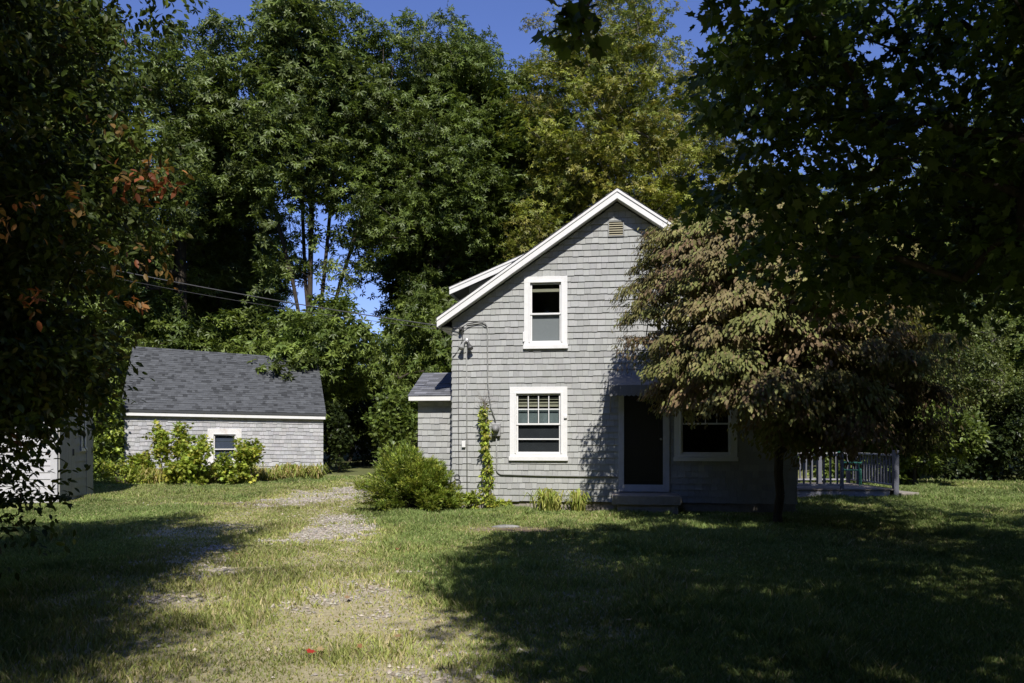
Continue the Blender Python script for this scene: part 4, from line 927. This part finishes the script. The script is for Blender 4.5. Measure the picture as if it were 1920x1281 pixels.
# ------------------------------------------------------------------ near tree on the left with a few red twigs
g_ = np.random.default_rng(600)
C1 = lobed(g_, 430, (-5.55, 7.0, 3.7), (2.5, 2.6, 3.55), 16, .45, .3, .35); C2 = lobed(g_, 250, (-5.2, .6, 6.4), (3.7, 4.9, 2.6), 16, .45, .3, 3.9)
C6 = np.concatenate([lobed(g_, 46, (-4.8, 6.3, 1.75), (1.0, 1.3, 1.35), 6, .45, .3, .3), lobed(g_, 46, (-4.5, 6.9, 2.3), (.95, 1.1, .75), 6, .45, .3, .3)])
C1 = np.concatenate([C1, C6])
C2 = C2[(C2[:, 0] - .12 * C2[:, 2]) < np.interp(C2[:, 1] + .96 * C2[:, 2], [3, 5, 7, 10, 13, 15], [-1.6, -1.9, -2.9, -4.0, -4.6, -6.0]) - .55]
C3 = np.array([(-2.9, 4.2, 5.6), (-2.4, 3.6, 5.9), (-2.0, 3.2, 5.9), (-3.3, 4.6, 5.2), (-1.6, 2.8, 6.2), (-3.0, 2.2, 5.5)])
C2 = C2[~((C2[:, 1] > 3.9) & (C2[:, 2] < 1.9 + .56 * C2[:, 1]))]
C4 = []
while len(C4) < 520:            # upper limbs left of the viewer
    ty = g_.uniform(3.2, 13.6); tx = np.interp(ty, [3, 5, 7, 10, 13, 15], [-1.6, -1.9, -2.9, -4.0, -4.6, -6.0]) - .4 - 5 * g_.random() ** 1.2; z = g_.uniform(4.5, 8); P = np.array([tx + .12 * z, ty - .96 * z, z])
    if P[1] > 0 and abs(P[0]) < .72 * P[1] + .7 and P[2] < 2.4 + .56 * P[1]: continue
    C4.append(P)
C2 = np.concatenate([C2, C4])
C = np.concatenate([C1, C2, C3])
T = wob_trunk(g_, 6.2, 9, .08, (.3, -.6)) + np.array([-6.9, 5.2, 0])
ltree = make_tree('cherry_tree', 'dark leafy near tree with orange-red twigs filling the left edge', 'tree', (0, 0, 0), 0, T, .16, C,
          dict(r=np.concatenate([g_.uniform(.45, .7, len(C1)), g_.uniform(.55, .85, len(C2)), np.full(len(C3), .4)]), nl=np.concatenate([np.full(len(C1), 235), np.full(len(C2), 230), np.full(len(C3), 45)]), size=.078, palette=[(.075, .105, .022), (.095, .125, .026), (.058, .088, .018), (.12, .12, .026), (.20, .09, .028)], pw=[.33, .26, .29, .105, .015], tmpl=T_ovate(), twigs=8, flat=.6, droop=.2, up=.6), mat='leafthin', seed=601, tip=.006)
rp = lambda u, v_, Y_: (px(u, Y_), Y_, 1.5 + (818 - v_) / 1500 * Y_)
Cr = np.array([rp(270, 325, 5.6), rp(310, 330, 5.7), rp(325, 350, 5.7), rp(240, 325, 5.6), rp(140, 365, 5.4), rp(210, 235, 5.8), rp(290, 490, 6.0), rp(215, 470, 5.8), rp(220, 560, 6.0), rp(30, 400, 5.2), rp(80, 555, 5.5)])
V, F, c_ = foliage(np.random.default_rng(3), Cr, r=.20, nl=24, size=.066, palette=RED, tmpl=T_ovate(), flat=.7, droop=.3)
o = np_mesh('red_leaves', V, F, M['leafthin'], ltree, col=c_); o['label'] = 'orange-red leaves on the outer twigs'

# ------------------------------------------------------------------ shrubs and plants
def shrub(name, label, cat, loc, rad, n, nl, size, pal, tmpl, seed, r=.25, mat='leaf', flat=.6, droop=.1, up=.6, zc=None, lobes=9, rz=0., shell=.35, group=None, lr=.48, stems=5, tip=.005, trad=.03, spread=.55, twigs=7, dn=.6):
    g_ = np.random.default_rng(seed); zc = rad[2] * .85 if zc is None else zc
    C = lobed(g_, n, (0, 0, zc), rad, lobes, lr, shell, .06)
    root = thing(name, label, cat, loc, rz, group); T = wob_trunk(g_, zc, 5, .03)
    V, F = skeleton(T, trad, C, g_, tip); np_mesh('stem', V, F, M['bark'], root, smooth=True)
    outv = nrmz(C - np.array([0, 0, zc * .5])); V, F, c_ = foliage(g_, C, r=r, nl=nl, size=size, palette=pal, tmpl=tmpl, flat=flat, droop=droop, up=up, out=outv, spread=spread, twigs=twigs, dn=dn)
    np_mesh('foliage', V, F, M[mat], root, col=c_); return root
YEW = [(.22, .30, .048), (.28, .35, .056), (.17, .245, .042), (.32, .34, .06)]
g_ = np.random.default_rng(701); ybase = np.array([.12, 0, .02]); Cs, Os, stems = [], [], MB()
for i in range(190):            # sprays arching outward from the base
    az, el_ = g_.uniform(0, 2 * math.pi), math.radians(g_.uniform(6, 80)); d = np.array([math.cos(az) * math.cos(el_) * 1.0, math.sin(az) * math.cos(el_) * .85, math.sin(el_) * .98]); L_ = g_.uniform(.88, 1.22) * (1.0 - .16 * np.clip(d[0] * 1.6, -1, 1) - .12 * (d[0] > 0))
    stems.tube([ybase, ybase + d * L_ * .5 + np.array([0, 0, .06]), ybase + d * L_], [.008, .005, .003], 4, False)
    for f_ in np.linspace(.42, 1.0, 8): Cs.append(ybase + d * L_ * f_ + np.array([0, 0, .06 * math.sin(f_ * 3.14)])); Os.append(d * np.array([1, 1, .75]))
Cs, Os = np.array(Cs), nrmz(np.array(Os)); ok = Cs[:, 2] > .05; Cs, Os = Cs[ok], Os[ok]
root = thing('yew_bush', 'bushy feathery green yew at the left corner of the house', 'bush', (-1.92, 15.85, 0)); stems.build('stem', M['bark'], root)
V, F, c_ = foliage(g_, Cs, r=g_.uniform(.09, .17, len(Cs)), nl=52, size=.078, palette=YEW, tmpl=T_narrow(), twigs=6, flat=.5, droop=-.04, up=.7, out=Os, spread=1.1, dn=.35, ow=1.6)
np_mesh('foliage', V, F, M['leaf'], root, col=c_)
RHO = [(.16, .215, .05), (.20, .25, .06), (.13, .18, .042)]
shrub('rhododendron', 'big glossy rhododendron behind the deck corner post', 'bush', (px(1715, 24), 24, 0), (1.65, 1.5, 1.35), 250, 70, .17, RHO, T_ovate(), 711, r=.30, flat=.6, lobes=14, zc=1.25, trad=.05)
shrub('rhododendron', 'rhododendron behind the rear deck railing near the house', 'bush', (px(1585, 24.5), 24.5, 0), (1.5, 1.1, 1.2), 170, 62, .17, RHO, T_ovate(), 712, r=.30, flat=.6, lobes=11, zc=1.2, trad=.05)
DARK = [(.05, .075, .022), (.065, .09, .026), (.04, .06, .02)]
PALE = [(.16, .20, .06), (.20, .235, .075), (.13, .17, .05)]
make_tree('hawthorn_tree', 'pale green bushy tree with bare grey twigs at the right edge', 'tree', (px(1885, 27), 27.5, 0), 0, wob_trunk(g_, 4.4, 7, .1), .09, lobed(np.random.default_rng(720), 230, (0, 0, 3.4), (2.6, 2.0, 2.6), 14, .42, .3, .9),
          dict(r=.45, nl=85, size=.12, palette=PALE, tmpl=T_diamond(), flat=.6), seed=721, bark='palebark', tip=.009)
SAP = [(.33, .42, .06), (.39, .45, .07), (.25, .34, .055), (.42, .40, .07)]
for i, (u, Y_, hh_, w_, lb) in enumerate(((302, 24.0, 2.0, .30, 'tall thin sapling left of the shed window'), (343, 24.2, 2.15, .20, 'upright sapling against the shed wall'), (372, 23.9, 1.65, .46, 'broad yellow green sapling under the shed window'),
                                          (335, 23.6, .95, .45, 'low yellowing shrub in front of the shed saplings'), (440, 24.1, 1.25, .50, 'leafy sapling right below the shed window'), (470, 24.2, 1.5, .45, 'rounded green shrub right of the shed window'), (260, 24.3, .95, .40, 'ragged weedy shrub by the left end of the shed wall'))):
    Y_ -= .75; shrub('sapling', lb, 'shrub', (px(u, Y_), Y_, .06), (w_, w_ * .8, hh_ * .52), 46 if w_ < .4 else 62, 20, .125, SAP, T_maple(), 730 + i, r=.19, flat=.7, zc=hh_ * .5, lobes=9, lr=.5, trad=.014, tip=.004)
shrub('vine_thicket', 'tangled vine covered thicket between the outbuilding and the shed', 'bush', (px(198, 25), 24.6, .05), (.75, .8, 1.7), 190, 40, .11, SAP[:3] + UND, T_maple(), 745, r=.26, zc=1.55, lobes=16)
shrub('weedy_shrub', 'low yellow green weeds at the foot of the vine thicket', 'shrub', (px(235, 23), 23.0, .03), (.9, .5, .42), 80, 40, .09, SAP, T_diamond(), 746, r=.2, zc=.32)
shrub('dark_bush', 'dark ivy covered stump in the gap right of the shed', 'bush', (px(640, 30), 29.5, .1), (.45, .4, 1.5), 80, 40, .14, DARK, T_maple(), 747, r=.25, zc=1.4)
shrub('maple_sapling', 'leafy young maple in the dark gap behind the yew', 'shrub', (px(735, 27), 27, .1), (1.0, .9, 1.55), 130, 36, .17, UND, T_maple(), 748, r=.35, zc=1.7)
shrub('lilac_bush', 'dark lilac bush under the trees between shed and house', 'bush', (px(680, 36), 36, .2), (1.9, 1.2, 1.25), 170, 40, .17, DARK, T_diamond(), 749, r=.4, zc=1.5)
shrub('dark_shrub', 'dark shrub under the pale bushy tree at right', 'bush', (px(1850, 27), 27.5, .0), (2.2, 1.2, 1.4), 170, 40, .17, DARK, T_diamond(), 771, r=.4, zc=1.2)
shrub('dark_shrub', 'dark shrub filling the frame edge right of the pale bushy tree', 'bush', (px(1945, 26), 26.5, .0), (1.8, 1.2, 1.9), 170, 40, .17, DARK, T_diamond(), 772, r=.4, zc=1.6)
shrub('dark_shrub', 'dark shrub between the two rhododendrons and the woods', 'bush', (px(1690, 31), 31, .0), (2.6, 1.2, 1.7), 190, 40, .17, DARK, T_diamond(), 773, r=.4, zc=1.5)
# vine on the downpipe
g_ = np.random.default_rng(760); C = []
for i in range(60):
    z = .08 + 2.02 * i / 59; C.append((.80 - .10 * (z / 2.1) + g_.normal(0, .035 + .05 * (z < .5)), -.20 + g_.normal(0, .035), z))
C = np.array(C); root = thing('climbing_vine', 'green climbing vine growing up a stake beside the electric meter', 'vine', (HP[0], HP[1], 0), -HT)
b_ = MB(); b_.tube([(.82, -.2, -.1), (.78, -.2, 1.0), (.70, -.2, 2.2)], .018, 6); b_.build('stem', M['palebark'], root)
V, F, c_ = foliage(g_, C, r=.072, nl=20, size=.075, palette=SAP, tmpl=T_ovate(), flat=1.0, droop=.5, up=.4); np_mesh('foliage', V, F, M['leaf'], root, col=c_)
b_ = MB()
for i in range(40):
    a_ = g_.uniform(0, 6.28); e_ = g_.uniform(.2, 1.2); L_ = g_.uniform(.12, .32); p0 = (.70, -.2, 2.12 + g_.uniform(-.05, .1)); d_ = (math.cos(a_) * math.cos(e_), math.sin(a_) * math.cos(e_) * .6, math.sin(e_))
    b_.tube([p0, tuple(p0[k_] + d_[k_] * L_ for k_ in range(3))], .0022, 3)
b_.build('dry_seed_head', M['palebark'], root)
# grassy clumps (daylilies and weeds)
def clump(name, label, loc, h, w, n, cols, seed, group=None, wid=.010):
    g_ = np.random.default_rng(seed); root = None; V, F4, F3, Cc = [], [], [], []
    bx = g_.normal(0, w * .25, (n, 2)); az = g_.uniform(0, 2 * np.pi, n); L_ = h * g_.uniform(.6, 1.25, n); lean = g_.uniform(.25, 1.25, n) * w; W_ = wid * g_.uniform(.7, 1.3, n)
    f_ = np.array([0, .35, .7, 1.0]); zz = np.array([0, .70, .95, .55]); P = np.zeros((n, 4, 3))
    for j in range(4):
        P[:, j, 0] = bx[:, 0] + np.cos(az) * lean * f_[j] ** 1.5; P[:, j, 1] = bx[:, 1] + np.sin(az) * lean * f_[j] ** 1.5; P[:, j, 2] = L_ * (zz[j] + (1 - lean / w) * (.25 * f_[j] ** 2)) - .02
    s = np.stack([-np.sin(az), np.cos(az), 0 * az], 1)[:, None] * (W_[:, None] * np.array([.8, 1., .7, .08]))[..., None]
    VV = np.concatenate([P - s, P + s], 1).reshape(-1, 3); i = np.arange(n)[:, None] * 8
    F = np.concatenate([i + np.array([j, j + 4, j + 5, j + 1]) for j in range(3)])
    c_ = np.array(cols)[g_.integers(0, len(cols), n)] * g_.uniform(.7, 1.25, (n, 1))
    o = np_mesh(name, VV, [F], M['grass'], col=np.repeat(c_, 8, 0)); o.location = loc; return tag(o, label, 'plant', group)
LILY = [(.42, .42, .12), (.54, .47, .17), (.30, .35, .08), (.58, .46, .22)]; GRN = [(.30, .38, .08), (.37, .43, .09), (.46, .45, .13)]
i = 0
for u in range(272, 612, 17):
    Y_ = 23.35 + .012 * (u - 290) * .5 + R.uniform(-.15, .15); clump('daylily_clump', 'yellowing daylily clump along the foot of the shed wall', (px(u, Y_), Y_, .06), R.uniform(.36, .54), R.uniform(.34, .48), 100, LILY + GRN[:1], 800 + i, 'yellowing daylilies along the shed', wid=.017); i += 1
for (u, dy, lb, h_, w_, cl_) in ((1030, -.28, 'largest green daylily clump at the house foundation, left of the smaller one', .40, .42, GRN + LILY[:1]), (1085, -.26, 'upright green daylily clump nearest the doorstep', .38, .26, GRN), (808, -.5, 'straw coloured daylily clump in front of the yew', .30, .34, LILY)):
    Y_ = 16.45 - .128 * ((u - 849) / 92) + dy; clump('daylily_clump', lb, (px(u, Y_), Y_, .0), h_, w_, 150, cl_, 830 + u, wid=.014)
for (u, lb, s_) in ((880, 'leafy green weeds at the foot of the climbing vine', .26), (935, 'small leafy weed right of the climbing vine', .18), (838, 'leafy weeds at the left house corner', .17)):
    Y_ = 16.15; shrub('weed_patch', lb, 'plant', (px(u, Y_), Y_, .0), (s_ * 1.2, s_ * .7, s_ * .7), 26, 26, .075, SAP, T_ovate(), 850 + u, r=.10, zc=s_ * .5, lobes=6, trad=.008, tip=.003)
# stone on the lawn, stones at the corner, fallen leaves
def stone(label, loc, s_, seed):
    g_ = np.random.default_rng(seed); b_ = MB(); pr = [(.3, -.3), (.8, -.2), (1.0, .1), (.85, .45), (.45, .62), (.0, .66)]; b_.lathe((0, 0, 0), pr, 'z', 11)
    b_.v = [(p_[0] * s_[0] * (1 + g_.normal(0, .08)), p_[1] * s_[1] * (1 + g_.normal(0, .08)), p_[2] * s_[2] * (1 + g_.normal(0, .1))) for p_ in b_.v]
    o = b_.build('stone', M['rock'], smooth=True); o.location = loc; return tag(o, label, 'stone')
stone('flat grey stone sunk in the lawn beside bare earth', (-.10, 13.0, float(ground_z(-.1, 13.0)) - .005), (.24, .15, .055), 3)
stone('small whitish stone below the left house corner', (-1.1, 16.2, .02), (.10, .08, .10), 5); 
def fleaf(label, x_, y_, s_, rgb, seed, group=None):
    g_ = np.random.default_rng(seed); V, F, c_ = place(T_maple(), np.array([[0, 0, 0.]]), g_.normal(size=(1, 3)) * np.array([1, 1, .1]), np.array([[.1, -.4, .8]]), np.array([s_]), np.array([rgb]))
    o = np_mesh('fallen_leaf', V, F, M['leafdull'], col=c_); o.location = (x_, y_, float(ground_z(x_, y_)) + .05); return tag(o, label, 'leaf', group)
fleaf('bright red fallen leaf on the worn drive', -1.39, 5.42, .09, (.45, .05, .035), 1)
for i in range(14):
    y_ = R.uniform(5, 12); fleaf('dry tan fallen leaf lying on the lawn or drive', R.uniform(-.35, .15) * y_, y_, .07, R.choice([(.33, .22, .12), (.30, .16, .08), (.40, .30, .16)]), 10 + i, 'dry fallen leaves')
